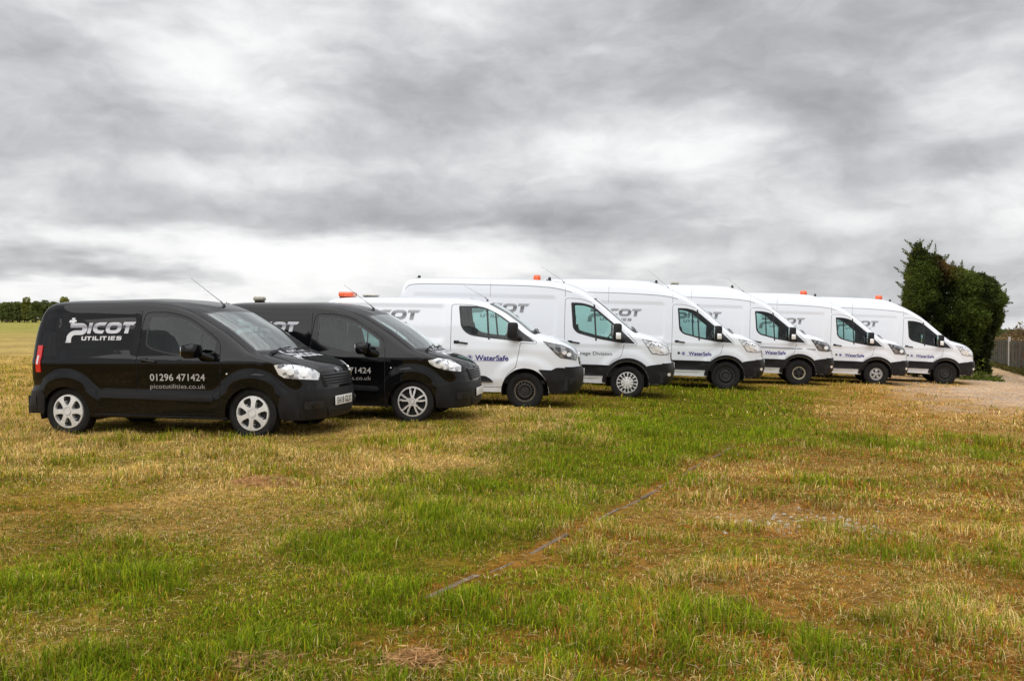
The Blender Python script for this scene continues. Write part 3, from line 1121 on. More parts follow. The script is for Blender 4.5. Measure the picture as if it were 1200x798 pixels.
def rim_mesh(kind, Rr, mats):
    """wheel face as a relief on a disc: outer face towards -y"""
    nth = 120
    nr = 26
    radii = [Rr * (i / nr) for i in range(1, nr + 1)]
    V = [(0, -.02, 0)]; MI = []
    hole = lambda r, a: (0.0, 0, 0)
    def prof(r, a):
        q = r / Rr
        deg = math.degrees(a) % 360
        if kind == 'cover6':
            h = .012 + .012 * math.cos(q * math.pi / 2)
            m = 0
            d = abs((deg + 30 + 12 * 0) % 60 - 30)     # 0 at opening centre
            half = interp(q, [.36, .5, .72, .86], [7, 14, 18, 13])
            if .38 < q < .86 and d < half:
                h = -.03; m = 1
            if q < .22: h = .028
            if .22 <= q < .25: h = .012
            if q > .93: h = .012
            if q > .985: h = -.01
            return h, m
        if kind == 'twin5':
            h = .004 + .010 * math.cos(q * math.pi / 2); m = 0
            d = abs((deg - 90 + 36) % 72 - 36)        # spoke centre
            if .27 < q < .88:
                sp = interp(q, [.3, .9], [20, 17]); gap = interp(q, [.3, .5, .9], [1, 4, 8])
                if d > sp or (d < gap and q > .42):
                    h = -.055; m = 1
            if q < .14: h = .02
            if .14 <= q < .17: h, m = -.0, 1
            if q > .97: h = -.005
            return h, m
        if kind == 'cover10':
            h = .006 + .012 * math.cos(q * math.pi / 2); m = 0
            d = abs((deg + 12) % 24 - 12)
            if .62 < q < .90 and d > 4.5:
                h = -.03; m = 1
            if .30 < q < .62:
                d2 = abs((deg + 36) % 72 - 36)
                if 13 < d2 < 17 or q > .595: h, m = -.006, 1
            if q < .24: h = .02
            if q > .985: h = -.01
            return h, m
        # plain steel wheels
        h = -.03 + .02 * math.exp(-((q - .55) / .14) ** 2); m = 0
        if q < .36: h = .0
        if q > .84: h = -.012; m = 2 if len(mats) > 2 and (kind == 'steel5' or q < .90) else 0
        if .80 < q <= .84: h = -.045; m = 2 if len(mats) > 2 and kind == 'steel5' else 0
        if q > .96: h = -.0
        nh = {'steel': 16, 'steel5': 5}.get(kind, 16)
        d = abs((deg + 180 / nh) % (360 / nh) - 180 / nh)
        if kind == 'steel5':
            if .42 < q < .70 and d < 17: h, m = -.06, 1
            if .20 < q < .29 and abs((deg) % 72 - 36) < 11: h, m = .008, 1
        else:
            if .62 < q < .74 and d < 5.5: h, m = -.06, 1
        if q < .17: h = .012
        return h, m
    for r in radii:
        for k in range(nth):
            a = 2 * math.pi * k / nth
            h, m = prof(r, a)
            V.append((r * math.cos(a), -h, r * math.sin(a)))
    F = []; MI = []
    for k in range(nth):
        F.append((0, 1 + k, 1 + (k + 1) % nth)); MI.append(0)
    for i in range(nr - 1):
        for k in range(nth):
            a = 2 * math.pi * (k + .5) / nth; r = (radii[i] + radii[i + 1]) / 2
            h, m = prof(r, a)
            F.append((1 + i * nth + k, 1 + (i + 1) * nth + k, 1 + (i + 1) * nth + (k + 1) % nth, 1 + i * nth + (k + 1) % nth)); MI.append(m)
    return mk_mesh('rim', V, F, mats, True, MI, None, 30)


_W = {}


def wheel(parent, kind, x, side, rad, hw):
    spec = {'cover6': (.212, .185, [M_SILVER, M_DARKHOLE]), 'twin5': (.214, .205, [M_ALLOY, M_DARKHOLE]), 'cover10': (.226, .235, [M_SILVER, M_DARKHOLE]),
            'steel_black': (.205, .225, [M_STEEL_BLACK, M_DARKHOLE, M_SCUFF]), 'steel_dark': (.215, .235, [M_STEEL_BLACK, M_DARKHOLE]),
            'steel_cream': (.172, .235, [M_STEEL_BLACK, M_DARKHOLE, M_STEEL_CREAM]), 'steel_silver': (.178, .235, [M_STEEL_SILVER, M_DARKHOLE, M_STEEL_SILVER])}[kind]
    if (kind, rad) not in _W:
        k2 = {'steel_black': 'steel', 'steel_dark': 'steel', 'steel_cream': 'steel5', 'steel_silver': 'steel5'}.get(kind, kind)
        _W[(kind, rad)] = (tyre_mesh(rad, spec[0], spec[1]), rim_mesh(k2, spec[0] + .002, spec[2]))
    t, r = _W[(kind, rad)]
    e = empty('wheel', parent)
    w = spec[1]
    e.location = (x, side * (hw - .045 - w / 2), rad)
    if side > 0:
        e.rotation_euler = (0, 0, math.pi)
    else:
        e.rotation_euler = (0, RNG.uniform(0, 1.0) if kind != 'twin5' else 0.0, 0)
    mesh_obj('tyre', t, e)
    ro = mesh_obj('rim', r, e)
    ro.location = (0, -w / 2 * .80, 0)
    return e

# ------------------------------------------------------------------ vans
_CACHE = {}


def cached(key, fn):
    if key not in _CACHE:
        _CACHE[key] = fn()
    return _CACHE[key]


SHELLS = {}


def shell(kind):
    if kind not in SHELLS:
        SHELLS[kind] = Shell({'small': SMALL, 'mid': MID, 'large': LARGE, 'large_h3': LARGE_H3}[kind])
    return SHELLS[kind]


def underbody(sp, kind):
    mb = MB()
    wb, hw = sp['wb'], sp['hw']
    x0 = min(p[2] for p in sp['pairs']) + .12; x1 = max(p[2] for p in sp['pairs']) - .16
    z = .28 if kind == 'small' else .36
    for a, b in ((x0, -wb - .45), (-wb + .45, -.45), (.45, x1 - .12)):
        mb.box(a, b, -hw + .13, hw - .13, z, z + .22)
    mb.box(x0, x1, -hw + .36, hw - .36, z - .02, z + .40)
    # wheel tubs
    for cx in (0, -wb):
        for sd in (-1, 1):
            n = 14; r = sp['rad'] + .09
            V = []; F = []
            for k in range(n + 1):
                a = math.pi * (k / n) * 1.16 - .08 * math.pi
                for yy in (hw - .06, hw - .42):
                    V.append((cx + r * math.cos(a), sd * yy, sp['rad'] + r * math.sin(a)))
            for k in range(n):
                q = (2 * k, 2 * k + 1, 2 * k + 3, 2 * k + 2)
                F.append(q)
            mb.add(V, F)
            o = [(cx + r * math.cos(math.pi * (k / n) * 1.16 - .08 * math.pi), sd * (hw - .42), sp['rad'] + r * math.sin(math.pi * (k / n) * 1.16 - .08 * math.pi)) for k in range(n + 1)]
            mb.add(o, [tuple(range(n + 1))])
    # axle, exhaust, tank
    mb.tube([(-wb, -hw + .3, sp['rad']), (-wb, hw - .3, sp['rad'])], .05)
    mb.box(-1.6, -.9, .1, hw - .25, z - .08, z + .02)
    mb.tube([(-wb - .6, .35, z - .03), (-.6, .35, z - .03)], .035)
    return mb.mesh('underbody', M_UNDER, False, None)


def build_van(name, kind, label, wheels, paintm, opts):
    sh = shell(kind)
    sp = sh.sp
    W = sh.W
    root = empty(name, None, label, 'van', 'vans parked side by side in the field')
    key = (kind, paintm.name)

    def add(nm, tags, mat, side=None, off=0.0, skirt=False, drop=0.0, parent=root, tagkey=''):
        me = cached(key + (nm, side, tagkey), lambda: sh.part(nm, tags, mat, side, off, skirt, drop))
        return mesh_obj(nm, me, parent)

    small = kind == 'small'
    large = kind.startswith('large')
    body_tags = ['body', 'rim'] + (['bumper', 'rbumper'] if small else ['rbumper'])
    add('body', body_tags, paintm)
    for sd in ('R', 'L'):
        add('door_gap', ['gap'], M_GAP if small else M_GAPW, sd, off=-.006)
    add('bonnet', ['bonnet'], paintm, off=.004, skirt=True, drop=.004)
    add('windscreen', ['wscreen'], M_WSCREEN)
    add('windscreen_surround', ['frit'], M_TRIM)
    add('wiper_tray', ['cowl'], M_PLASTIC)
    for sd in ('R', 'L'):
        d = add('cab_door', ['door'], paintm, sd)
        f = mesh_obj('window_frame', cached(key + ('wf', sd), lambda: sh.part('window_frame', ['win_frame'], M_TRIM, sd, .002)), d)
        g = mesh_obj('window_glass', cached(key + ('wg', sd), lambda: sh.part('window_glass', ['win_glass'], M_GLASS_B if small else M_GLASS, sd)), d)
        # handle
        hx, hz = opts['handle']
        def mkh():
            mb = MB()
            hy = float(W(hx + .1, hz)) + .022
            sg = -1 if sd == 'R' else 1
            w = .20 if small else .235
            pts = [(hx + w * t, sg * (hy + .006 * math.sin(t * math.pi) - (.02 if t in (0, 1) else 0)), hz - .03 * t) for t in (0, .08, .3, .6, .92, 1)]
            mb.tube(pts, .015, 8)
            mb.box(hx - .01, hx + w * .35, sg * (hy - .012) - .006, sg * (hy - .012) + .006, hz - .035, hz + .02, 0, .005)
            return mb.mesh('handle', paintm if small else M_PLASTIC)
        mesh_obj('handle', cached(key + ('handle', sd), mkh), d)

    # lower front bumper of the small vans is black paint above, plastic below
    def bumper_side():
        polys = opts['bumper_poly']
        v, f = sh.side_decal([polys], .0, .05)
        return v, f
    if small:
        for nm, tags in (('front_bumper', ['bumper']), ('rear_bumper', ['rbumper'])):
            add(nm, tags, M_PLASTIC, off=.006, skirt=True, drop=.01)
    else:
        add('front_bumper', ['bumper'], M_PLASTIC, off=.016, skirt=True, drop=.01)
        add('rear_bumper', ['rbumper'], M_PLASTIC, off=.012, skirt=True, drop=.01)

    def side_plate(nm, polys, mat, off, thick=.012, grid=.07, parent=root, both=True, label=None):
        """trim that stands a little proud of the sides"""
        for sg in ((-1, 1) if both else (-1,)):
            def mk():
                v2, T = tri_fill(polys, grid)
                V, F = sh.map_side(v2, T, off, sg)
                NV = vert_normals(V, F)
                v, f, n = raised(V, NV, F, thick, True, .02)
                return mk_mesh(nm, v, f, mat, True, None, n)
            o = mesh_obj(nm, cached(key + (nm, str(polys[0][0]), sg), mk), parent)

    def bump_ext():
        pass
    if small:
        side_plate('side_moulding', [round_poly([(-2.02, .572), (-1.53, .56), (-.50, .518), (-.455, .475), (-.50, .45), (-2.02, .492)], [.01, .01, .03, .02, .02, .01])], M_PLASTIC, .004, .010)
        side_plate('bumper_corner', [round_poly([(.345, .50), (.42, .55), (.555, .56), (.555, .24), (.355, .235), (.33, .33)], .02)], M_PLASTIC, .002, .008)
        side_plate('rear_bumper_corner', [round_poly([(-2.93, .585), (-2.83, .575), (-2.775, .50), (-2.79, .40), (-2.81, .285), (-2.9, .30)], .02)], M_PLASTIC, .002, .008)
        side_plate('sill_strip', [[(-2.08, .278), (-.31, .238), (-.31, .256), (-2.08, .296)]], M_PLASTIC, .0, .012)
    elif kind == 'mid':
        side_plate('bumper_corner', [round_poly([(.24, .728), (.47, .718), (.56, .765), (.70, .765), (.74, .7), (.74, .32), (.44, .31), (.42, .42), (.36, .56)], .02)], M_PLASTIC, .003, .014)
        side_plate('side_moulding', [round_poly([(-2.45, .60), (-.72, .60), (-.62, .55), (-.565, .49), (-2.45, .49)], [.01, .03, .04, .01, .01])], M_PLASTIC, .003, .018)
        side_plate('rear_bumper_corner', [round_poly([(-3.79, .65), (-3.42, .62), (-3.38, .40), (-3.77, .36)], .03)], M_PLASTIC, .003, .012)
    else:
        arch = lambda cx, r0, r1, a0, a1: [(cx + r1 * math.cos(math.radians(a)), .345 + r1 * math.sin(math.radians(a))) for a in np.linspace(a0, a1, 20)] + \
            [(cx + r0 * math.cos(math.radians(a)), .345 + r0 * math.sin(math.radians(a))) for a in np.linspace(a1, a0, 20)]
        a = arch(0, .462, .535, 42, 137)
        a = [p for p in a]
        side_plate('wheel_arch_moulding', [arch(0, .462, .535, 2, 178)], M_PLASTIC, .003, .02)
        side_plate('wheel_arch_moulding', [arch(-3.75, .462, .535, 2, 178)], M_PLASTIC, .003, .02)
        side_plate('side_moulding', [[(-3.355, .715), (-.395, .715), (-.44, .60), (-.465, .485), (-3.285, .485), (-3.31, .60)]], M_PLASTIC, .003, .018)
        side_plate('side_step', [[(-.50, .485), (-.50, .44), (-3.27, .44), (-3.27, .485)][::-1]], paintm, .001, .004)
        side_plate('sill_flap', [[(-.495, .483), (-.455, .483), (-.43, .35), (-.495, .35)]], M_PLASTIC, .004, .012)  # black plastic piece at the front end of the sill
        side_plate('bumper_corner', [round_poly([(.395, .715), (.50, .738), (.72, .765), (.76, .70), (.76, .35), (.47, .335), (.462, .45), (.44, .58)], .02)], M_PLASTIC, .003, .018)
        side_plate('rear_bumper_corner', [round_poly([(-4.92, .72), (-4.20, .715), (-4.215, .48), (-4.9, .45)], .02)], M_PLASTIC, .003, .012)
        # crease under the raised roof and seam lines
        gz = 2.36 if kind == 'large_h3' else 2.345
        def gut():
            A = sh.A
            V = []; F = []; ids = [i for i in range(sh.ns) if -4.8 < A[i, 0] < -1.2 and A[i, 1] > 2.2]
            for i in ids:
                for r in (3, 4):
                    b = sh.V[i * sh.nt + r - 3]
            o = None
            pts = []
            for i in ids:
                p = Vector(sh.V[i * sh.nt]); n = Vector(sh.NV[i * sh.nt])
                pts.append((p, n))
            for p, n in pts:
                up = Vector((0, -n.z, n.y)).normalized()
                if up.z < 0: up = -up
                V += [tuple(p + n * .004 - up * .008), tuple(p + n * .004 + up * .008)]
            for k in range(len(pts) - 1):
                F.append((2 * k, 2 * k + 2, 2 * k + 3, 2 * k + 1))
            V2, F2 = flip_y(V, F)
            o = len(V)
            return mk_mesh('roof_gutter', V + V2, F + [tuple(i + o for i in f) for f in F2], M_SEAM_W, True)
        mesh_obj('roof_gutter', cached(key + ('gutter',), gut), root)
        for nm, poly in (('panel_seam', [(-2.95, 2.10), (-2.943, 2.10), (-2.943, 2.66 if kind == 'large_h3' else 2.46), (-2.95, 2.66 if kind == 'large_h3' else 2.46)]),
                         ('panel_seam', [(-1.356, 2.29), (-1.349, 2.29), (-1.349, 2.50 if kind == 'large_h3' else 2.38), (-1.356, 2.50 if kind == 'large_h3' else 2.38)])):
            def mk(poly=poly):
                v, f = sh.cast_decal([densify(poly, .03)], (0, 1, 0), (0, 0, 0), .003, .1)
                v2, f2 = flip_y(v, f)
                o = len(v)
                return mk_mesh('panel_seam', v + v2, f + [tuple(i + o for i in q) for q in f2], M_SEAM_W, True)
            mesh_obj('panel_seam', cached(key + ('seam', str(poly[0])), mk), root)
    for line in sp.get('seams', []):
        def mk(line=line):
            poly = ribbon_poly(line, .007)
            v, f = sh.side_decal([densify(poly, .05)], .0025, None)
            return mk_mesh('panel_seam', v, f, M_SEAM_B, True)
        mesh_obj('panel_seam', cached(key + ('seam', str(line)), mk), root)

    # swage shadow crease in the side of the small van is in the surface itself; stripe where the photo has one
    if opts.get('stripe'):
        side_plate('side_stripe', [[(-3.25, 1.075), (-1.37, 1.06), (-1.37, 1.035), (-3.25, 1.045)]], M_STRIPE, .006, .006, parent=root, both=True)
        side_plate('side_stripe', [[(-1.335, 1.06), (-.13, 1.035), (-.13, 1.01), (-1.335, 1.035)]], M_STRIPE, .006, .006, parent=root)
        side_plate('side_stripe', [[(-.09, 1.035), (.42, 1.02), (.42, .995), (-.09, 1.01)]], M_STRIPE, .006, .006, parent=root)

    # headlamps
    ang = math.radians(opts['lamp_dir'])
    d = (-math.sin(ang), math.cos(ang), 0)
    ua = (math.cos(ang), math.sin(ang), 0)

    def lamp(poly, off, thick, mat, nm, parent, r=0.0, flip=False):
        def mk():
            q = round_poly(poly, r) if r else poly
            v, f = sh.cast_decal([densify(q, .03)], d, (0, 0, 0), off, .035, thick, ua)
            if flip:
                v, f = flip_y(v, f)
            return mk_mesh(nm, v, f, mat, True, None, None, 40)
        return mesh_obj(nm, cached(key + (nm, flip, str(poly[0]), mat.name), mk), parent)
    lm = M_LAMP_DARK if opts['lamp'] == 'dark' else M_LAMP_BRIGHT
    for flip in (False, True):
        lp = opts['lamp_poly']
        cx = sum(p[0] for p in lp) / len(lp); cz = sum(p[1] for p in lp) / len(lp)
        big = [(cx + (p[0] - cx) * 1.035 + (.006 if p[0] > cx else -.006), cz + (p[1] - cz) * 1.04 + (.007 if p[1] > cz else -.007)) for p in lp]
        hl = lamp(big, .002, .004, M_TRIM, 'headlight', root, .008, flip)
        lamp(lp, .005, .005, lm, 'lamp_lens', hl, .008, flip)
        cx = sum(p[0] for p in lp) / len(lp); cz = sum(p[1] for p in lp) / len(lp)
        for (bx, bz, br, bm, nm) in opts['bowls']:
            c = [(bx + br * 1.15 * math.cos(a), bz + br * math.sin(a)) for a in np.linspace(0, 2 * math.pi, 13)[:-1]]
            c = [(bx + br * .95 * math.cos(a), bz + br * .8 * math.sin(a)) for a in np.linspace(0, 2 * math.pi, 13)[:-1]]
            lamp(c, .013, .004, bm, nm, hl, 0, flip)
        if opts.get('lamp_edge'):
            lamp(opts['lamp_edge'], .0095, .003, M_TRIM, 'lamp_bezel', hl, 0, flip)
    # grille cast on the nose from the front
    def front(polys, off, thick, mat, nm, parent, grid=.05, smooth=True):
        def mk():
            v, f = sh.cast_decal(polys, (-1, 0, 0), (0, 0, 0), off, grid, thick, (0, 1, 0))
            return mk_mesh(nm, v, f, mat, smooth, None, None, 40)
        return mesh_obj(nm, cached(key + (nm, str(polys[0][0])), mk), parent)
    g = front([round_poly(opts['grille'], .03)], .004, .004, M_DARKHOLE, 'grille', root)
    gx = max(abs(p[0]) for p in opts['grille']); z0 = min(p[1] for p in opts['grille']); z1 = max(p[1] for p in opts['grille'])
    nsl = opts['slats']
    for i in range(nsl):
        zc = z0 + (z1 - z0) * (i + .5) / nsl
        kx = gx * (.80 + .17 * (i + .5) / nsl)
        hh = (z1 - z0) / nsl * .26
        front([densify([(-kx, zc - hh), (kx, zc - hh), (kx, zc + hh), (-kx, zc + hh)], .1)], .010, .010, opts['slat_mat'], 'slat', g)
    if 'lower_grille' in opts:
        lg = front([round_poly(opts['lower_grille'], .03)], .012, .004, M_DARKHOLE, 'lower_grille', root)
        zz = [p[1] for p in opts['lower_grille']]; xx = max(abs(p[0]) for p in opts['lower_grille'])
        for i in range(2):
            zc = min(zz) + (max(zz) - min(zz)) * (i + 1) / 3
            front([densify([(-xx * .85, zc - .008), (xx * .85, zc - .008), (xx * .85, zc + .008), (-xx * .85, zc + .008)], .1)], .018, .006, M_PLASTIC, 'slat', lg)
    def circle(cx, cz, a, b, n=18):
        return [(cx + a * math.cos(2 * math.pi * k / n), cz + b * math.sin(2 * math.pi * k / n)) for k in range(n)]
    bz = opts.get('badge_z', z1 + .05)
    front([circle(0, bz, .055, .024)], .010, .006, M_STRIPE if small else M_CHROME, 'badge', root)
    for sg in (-1, 1):
        fy, fz = opts['fog']
        front([round_poly([(sg * fy - .11, fz - .05), (sg * fy + .11, fz - .05), (sg * fy + .11, fz + .05), (sg * fy - .11, fz + .05)], .03)], .02, .004, M_DARKHOLE, 'fog_lamp_recess', root)
        front([circle(sg * fy, fz, .04, .035, 14)], .026, .008, opts.get('fog_mat', M_LAMP_BOWL), 'fog_lamp', root)
    # plate
    pz = opts['plate_z']
    loc, nor, _, _ = sh.bvh.ray_cast(Vector((3, 0, pz)), Vector((-1, 0, 0)))
    px = loc.x + (.03 if not small else .02)
    mb = MB(); mb.box(px - .012, px, -.26, .26, pz - .056, pz + .056, 0, .004)
    plate = mb.build('number_plate', M_PLATE, root)
    if opts.get('plate_text'):
        Vt, Ft = text_mesh(opts['plate_text'], .44, .078, .012)
        me = mk_mesh('plate_text', [(px + .002, p[0] - .22, p[1] + pz - .038) for p in Vt], Ft, M_INK, False)
        mesh_obj('plate_text', me, plate)
    # wipers
    i1 = sh.marks['ws1']
    for y0, y1 in ((-.62, -.02), (.05, .62)):
        a = sh.bvh.ray_cast(Vector((sh.A[i1, 2] + .02, y0, 3)), Vector((0, 0, -1)))[0]
        pts = []
        for t in (0, .25, .5, .75, 1):
            q = sh.bvh.ray_cast(Vector((sh.A[i1, 2] - .01 - .035 * t, y0 + (y1 - y0) * t, 3)), Vector((0, 0, -1)))
            if q[0] is not None:
                pts.append(q[0] + q[1] * .018)
        if len(pts) > 2:
            m = MB(); m.tube(pts, .008, 6); m.tube([pts[0] + Vector((.03, -.01, -.015)), pts[len(pts) // 2] + Vector((0, 0, .012))], .009, 6)
            m.build('wiper', M_PLASTIC, root)
    # mirrors
    for sg in (-1, 1):
        mx, mz, mw, mh = opts['mirror']
        yb = float(W(mx, mz - .1))
        mb = MB()
        mb.box(mx - .09, mx + .09, sg * (yb + .20) - .115, sg * (yb + .20) + .115, mz - mh / 2, mz + mh / 2, 0, .045)
        mb.tube([(mx + .14, sg * (yb - .03), mz - mh / 2 - .02), (mx + .04, sg * (yb + .10), mz - mh / 2 + .04)], .05, 10, 0, .04)
        mo = mb.build('wing_mirror', M_PLASTIC if not small else paintm, root, True, 40)
        mb = MB(); mb.box(mx - .098, mx - .088, sg * (yb + .20) - .09, sg * (yb + .20) + .09, mz - mh / 2 + .035, mz + mh / 2 - .035, 0, .004)
        mb.build('mirror_glass', M_MIRROR, mo)
        if large:
            mb = MB(); mb.box(mx - .03, mx + .075, sg * (yb + .314) - .008, sg * (yb + .314) + .008, mz - mh / 2 + .035, mz - mh / 2 + .17, 0, .01)
            mb.build('mirror_indicator', M_LAMP_BOWL, mo)
    # triangular black corner where the mirror stands
    # tail lamps
    rx = sp['pairs'][0][0]
    def tail(poly, mat, nm, parent, off=.004, flip=False):
        def mk():
            v, f = sh.cast_decal([densify(poly, .04)], (.5, .87, 0), (0, 0, 0), off, .05, .008, (.87, -.5, 0))
            if flip: v, f = flip_y(v, f)
            return mk_mesh(nm, v, f, mat, True, None, None, 40)
        return mesh_obj(nm, cached(key + (nm, mat.name, flip, str(poly[0])), mk), parent)
    tp = opts['tail']
    for flip in (False, True):
        tl_ = tail([(tp[0], tp[1]), (tp[0] + tp[2], tp[1]), (tp[0] + tp[2], tp[3]), (tp[0], tp[3])], M_RED, 'tail_lamp', root, .004, flip)
        zm = tp[1] + (tp[3] - tp[1]) * .3; zn = tp[1] + (tp[3] - tp[1]) * .62
        tail([(tp[0] + .02, zm), (tp[0] + tp[2] * .6, zm), (tp[0] + tp[2] * .6, zn), (tp[0] + .02, zn)], M_CLEARLENS, 'reversing_lens', tl_, .010, flip)
    # rear door line
    mb = MB(); xr = min(p[2] for p in sp['pairs'])
    # interior
    def inter():
        mb = MB()
        hw = sp['hw']; xb = -1.42 if kind == 'mid' else (-1.45 if small else -1.75)
        zt = sp['roof_y'] - .10
        fl = .42 if small else .52
        wy = hw - .16
        mb.box(xb - .03, xb, -wy + .04, wy - .04, fl, zt - (.08 if small else .14), 0)
        mb.box(xb, .35, -wy, wy, fl - .06, fl, 0)
        mb.box(xb, -.05, -wy, wy, fl, fl + (.08 if small else .14), 0)
        # dashboard
        dz = .98 if small else (1.22 if kind == 'mid' else 1.27)
        dx = -.16 if small else -.12
        mb.box(dx - .22, dx + .28, -wy + .08, wy - .08, dz - .40, dz - .09, 0, .05)
        mb.box(dx - .14, dx + .02, -.62, -.22, dz - .12, dz - .01, 0, .03)
        return mb.mesh('cab_interior', M_INTERIOR, True, 40)
    mesh_obj('cab_interior', cached(key + ('int',), inter), root)
    sz = .80 if small else 1.02
    sx = -1.05 if small else -1.0
    for yy in (-.40, .40):
        def seat():
            mb = MB()
            mb.box(sx - .02, sx + .48, yy - .24, yy + .24, sz - .16, sz, 0, .05)
            V0 = MB()
            bm = bmesh.new(); bmesh.ops.create_cube(bm, size=1)
            for v in bm.verts:
                v.co = Vector((v.co.x * .12, v.co.y * (.46 - .08 * (v.co.z > 0)), v.co.z * .62))
            bmesh.ops.bevel(bm, geom=list(bm.edges), offset=.045, segments=2, affect='EDGES')
            bm.transform(Matrix.Translation((sx - .09, yy, sz + .26)) @ Matrix.Rotation(math.radians(-14), 4, 'Y'))
            bm.verts.index_update()
            mb.add([v.co[:] for v in bm.verts], [[v.index for v in f.verts] for f in bm.faces]); bm.free()
            mb.box(sx - .24, sx - .14, yy - .12, yy + .12, sz + .57, sz + .74, 0, .035)
            return mb.mesh('seat', M_SEAT, True, 40)
        mesh_obj('seat', cached(key + ('seat', yy), seat), root)
    def swheel():
        mb = MB()
        cx, cz = (-.50, .93) if small else (-.46, 1.22)
        n = 26; pts = []
        tilt = math.radians(28 if small else 34)
        R = .185
        for k in range(n + 1):
            a = 2 * math.pi * k / n
            pts.append((cx + R * math.sin(a) * math.sin(tilt) * 1, -.40 + R * math.cos(a), cz + R * math.sin(a) * math.cos(tilt)))
        mb.tube(pts, .016, 6)
        mb.tube([(cx + .04, -.40, cz - .02), (cx + .30, -.40, cz - .16)], .035, 8)
        for a in (0, math.pi, -math.pi / 2):
            mb.tube([(cx + .03, -.40, cz - .01), (cx + R * math.sin(a) * math.sin(tilt), -.40 + R * math.cos(a), cz + R * math.sin(a) * math.cos(tilt))], .015, 6)
        return mb.mesh('steering_wheel', M_INTERIOR, True, 40)
    mesh_obj('steering_wheel', cached(key + ('sw',), swheel), root)
    mesh_obj('underbody', cached(key + ('ub',), lambda: underbody(sp, kind)), root)
    # wheels
    for x in (0, -sp['wb']):
        for sg in (-1, 1):
            wheel(root, wheels, x, sg, sp['rad'], sp['hw'])
    # roof fittings
    def roof_z(x, y=0):
        q = sh.bvh.ray_cast(Vector((x, y, 5)), Vector((0, 0, -1)))
        return q[0].z
    for it in opts['roof']:
        t = it[0]
        if t == 'beacon':
            _, x, r, h = it
            z = roof_z(x)
            mb = MB(); mb.lathe([(r * .95, 0), (r * .95, h * .18), (r * .6, h * .2)], 20, 'z', (x, 0, z - .012)); b = mb.build('beacon', M_PLASTIC, root)
            mb = MB(); mb.lathe([(r * .98, h * .18), (r, h * .3), (r * .97, h * .6), (r * .85, h * .85), (r * .55, h * 1.0), (.005, h * 1.03)], 20, 'z', (x, 0, z - .012)); mb.build('amber_dome', M_AMBER, b, True, 60)
        elif t == 'lightbar':
            _, x0, x1, h, hwid, mat = it
            z = roof_z((x0 + x1) / 2)
            mb = MB(); mb.box(x0 + .02, x1 - .02, -hwid + .03, hwid - .03, z - .01, z + .025, 0, .004); b = mb.build('roof_lightbar', M_PLASTIC, root)
            mb = MB(); mb.box(x0, x1, -hwid, hwid, z + .022, z + h, 0, min(.03, h * .3)); mb.build('lightbar_lens', mat, b, True, 50)
        elif t == 'camera':
            _, x = it
            z = roof_z(x)
            mb = MB(); mb.box(x - .06, x + .06, -.03, .03, z - .01, z + .03, 0, .008); mb.box(x - .01, x + .05, -.035, .035, z + .025, z + .085, 0, .012)
            mb.build('roof_camera', M_TRIM, root)
        elif t == 'aerial':
            _, x0, z0, x1, z1 = it
            z = roof_z(x0)
            mb = MB(); mb.lathe([(.025, 0), (.018, .03), (.008, .045)], 10, 'z', (x0, 0, z - .008)); mb.tube([(x0, 0, z + .02), (x0 - .05, 0, z + .07)], .008, 6)
            mb.tube([(x0 - .04, 0, z + .06), (x1, 0, z1)], .0045 if small else .0032, 5, 0, .0016)
            mb.build('aerial', M_TRIM, root)
    # lock button
    if 'lock' in opts:
        lx, lz, lr, lmat = opts['lock']
        ly = float(W(lx, lz))
        mb = MB(); mb.lathe([(lr, 0), (lr, -.012), (lr * .7, -.018), (.003, -.02)], 14, 'y', (lx, -ly, lz), cap=False)
        mb.build('door_lock', lmat, root)
    # print
    w = opts['word']
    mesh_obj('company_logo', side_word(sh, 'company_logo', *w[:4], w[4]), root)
    for t in opts['texts']:
        mesh_obj(t['name'], side_text(sh, t['name'], *t['a'], **t.get('k', {})), root)
    if 'emblem' in opts:
        ex, ez, er = opts['emblem']
        n = 20
        def ring(a, b, mat, nm, off):
            out = [(ex + a * math.cos(2 * math.pi * k / n), ez + a * math.sin(2 * math.pi * k / n)) for k in range(n)]
            polys = [out]
            if b:
                polys.append([(ex + b * math.cos(2 * math.pi * k / n), ez + b * math.sin(2 * math.pi * k / n)) for k in range(n)])
            v, f = sh.side_decal(polys, off, None)
            return mk_mesh(nm, v, f, mat, False)
        em = mesh_obj('emblem', ring(er, er * .72, M_TXT_PALE, 'emblem', .005), root)
        mesh_obj('emblem_centre', ring(er * .5, 0, M_TXT_BLUE, 'emblem_centre', .006), em)
        v, f = sh.side_decal([densify([(ex + er * 1.4, ez - er * 1.12), (opts['emblem_line'], ez - er * 1.22), (opts['emblem_line'], ez - er * 1.02), (ex + er * 1.4, ez - er * .92)], .1)], .005, None)
        mesh_obj('strapline', mk_mesh('strapline', v, f, M_TXT_PALE, False), root)
    if small:
        # silver wordmark on the bonnet, read from the front
        V = []; F = []
        for v2, T in WORD_T:
            q = v2 / 890.0
            o = len(V)
            for p in q:
                yy = -.42 + p[0] * .84
                xx = .64 - p[1] * .84 * .9 + .0
                xx = .36 + (.32 - p[1] * .9) * -.9 + .05
                r = sh.bvh.ray_cast(Vector((xx, yy, 3)), Vector((0, 0, -1)))
                V.append(tuple(r[0] + r[1] * .008))
            for t in T:
                t = [int(i) + o for i in t]
                a, b, c = (Vector(V[i]) for i in t)
                if (b - a).cross(c - a).z < 0: t = t[::-1]
                F.append(tuple(t))
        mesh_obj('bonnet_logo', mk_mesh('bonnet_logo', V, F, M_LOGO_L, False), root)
    return root


def place(root, ox, oy, oz, sn, pitch):
    root.location = (ox, oy, oz + EYE)
    root.rotation_mode = 'XYZ'
    root.rotation_euler = (0, math.radians(pitch), -math.asin(sn))


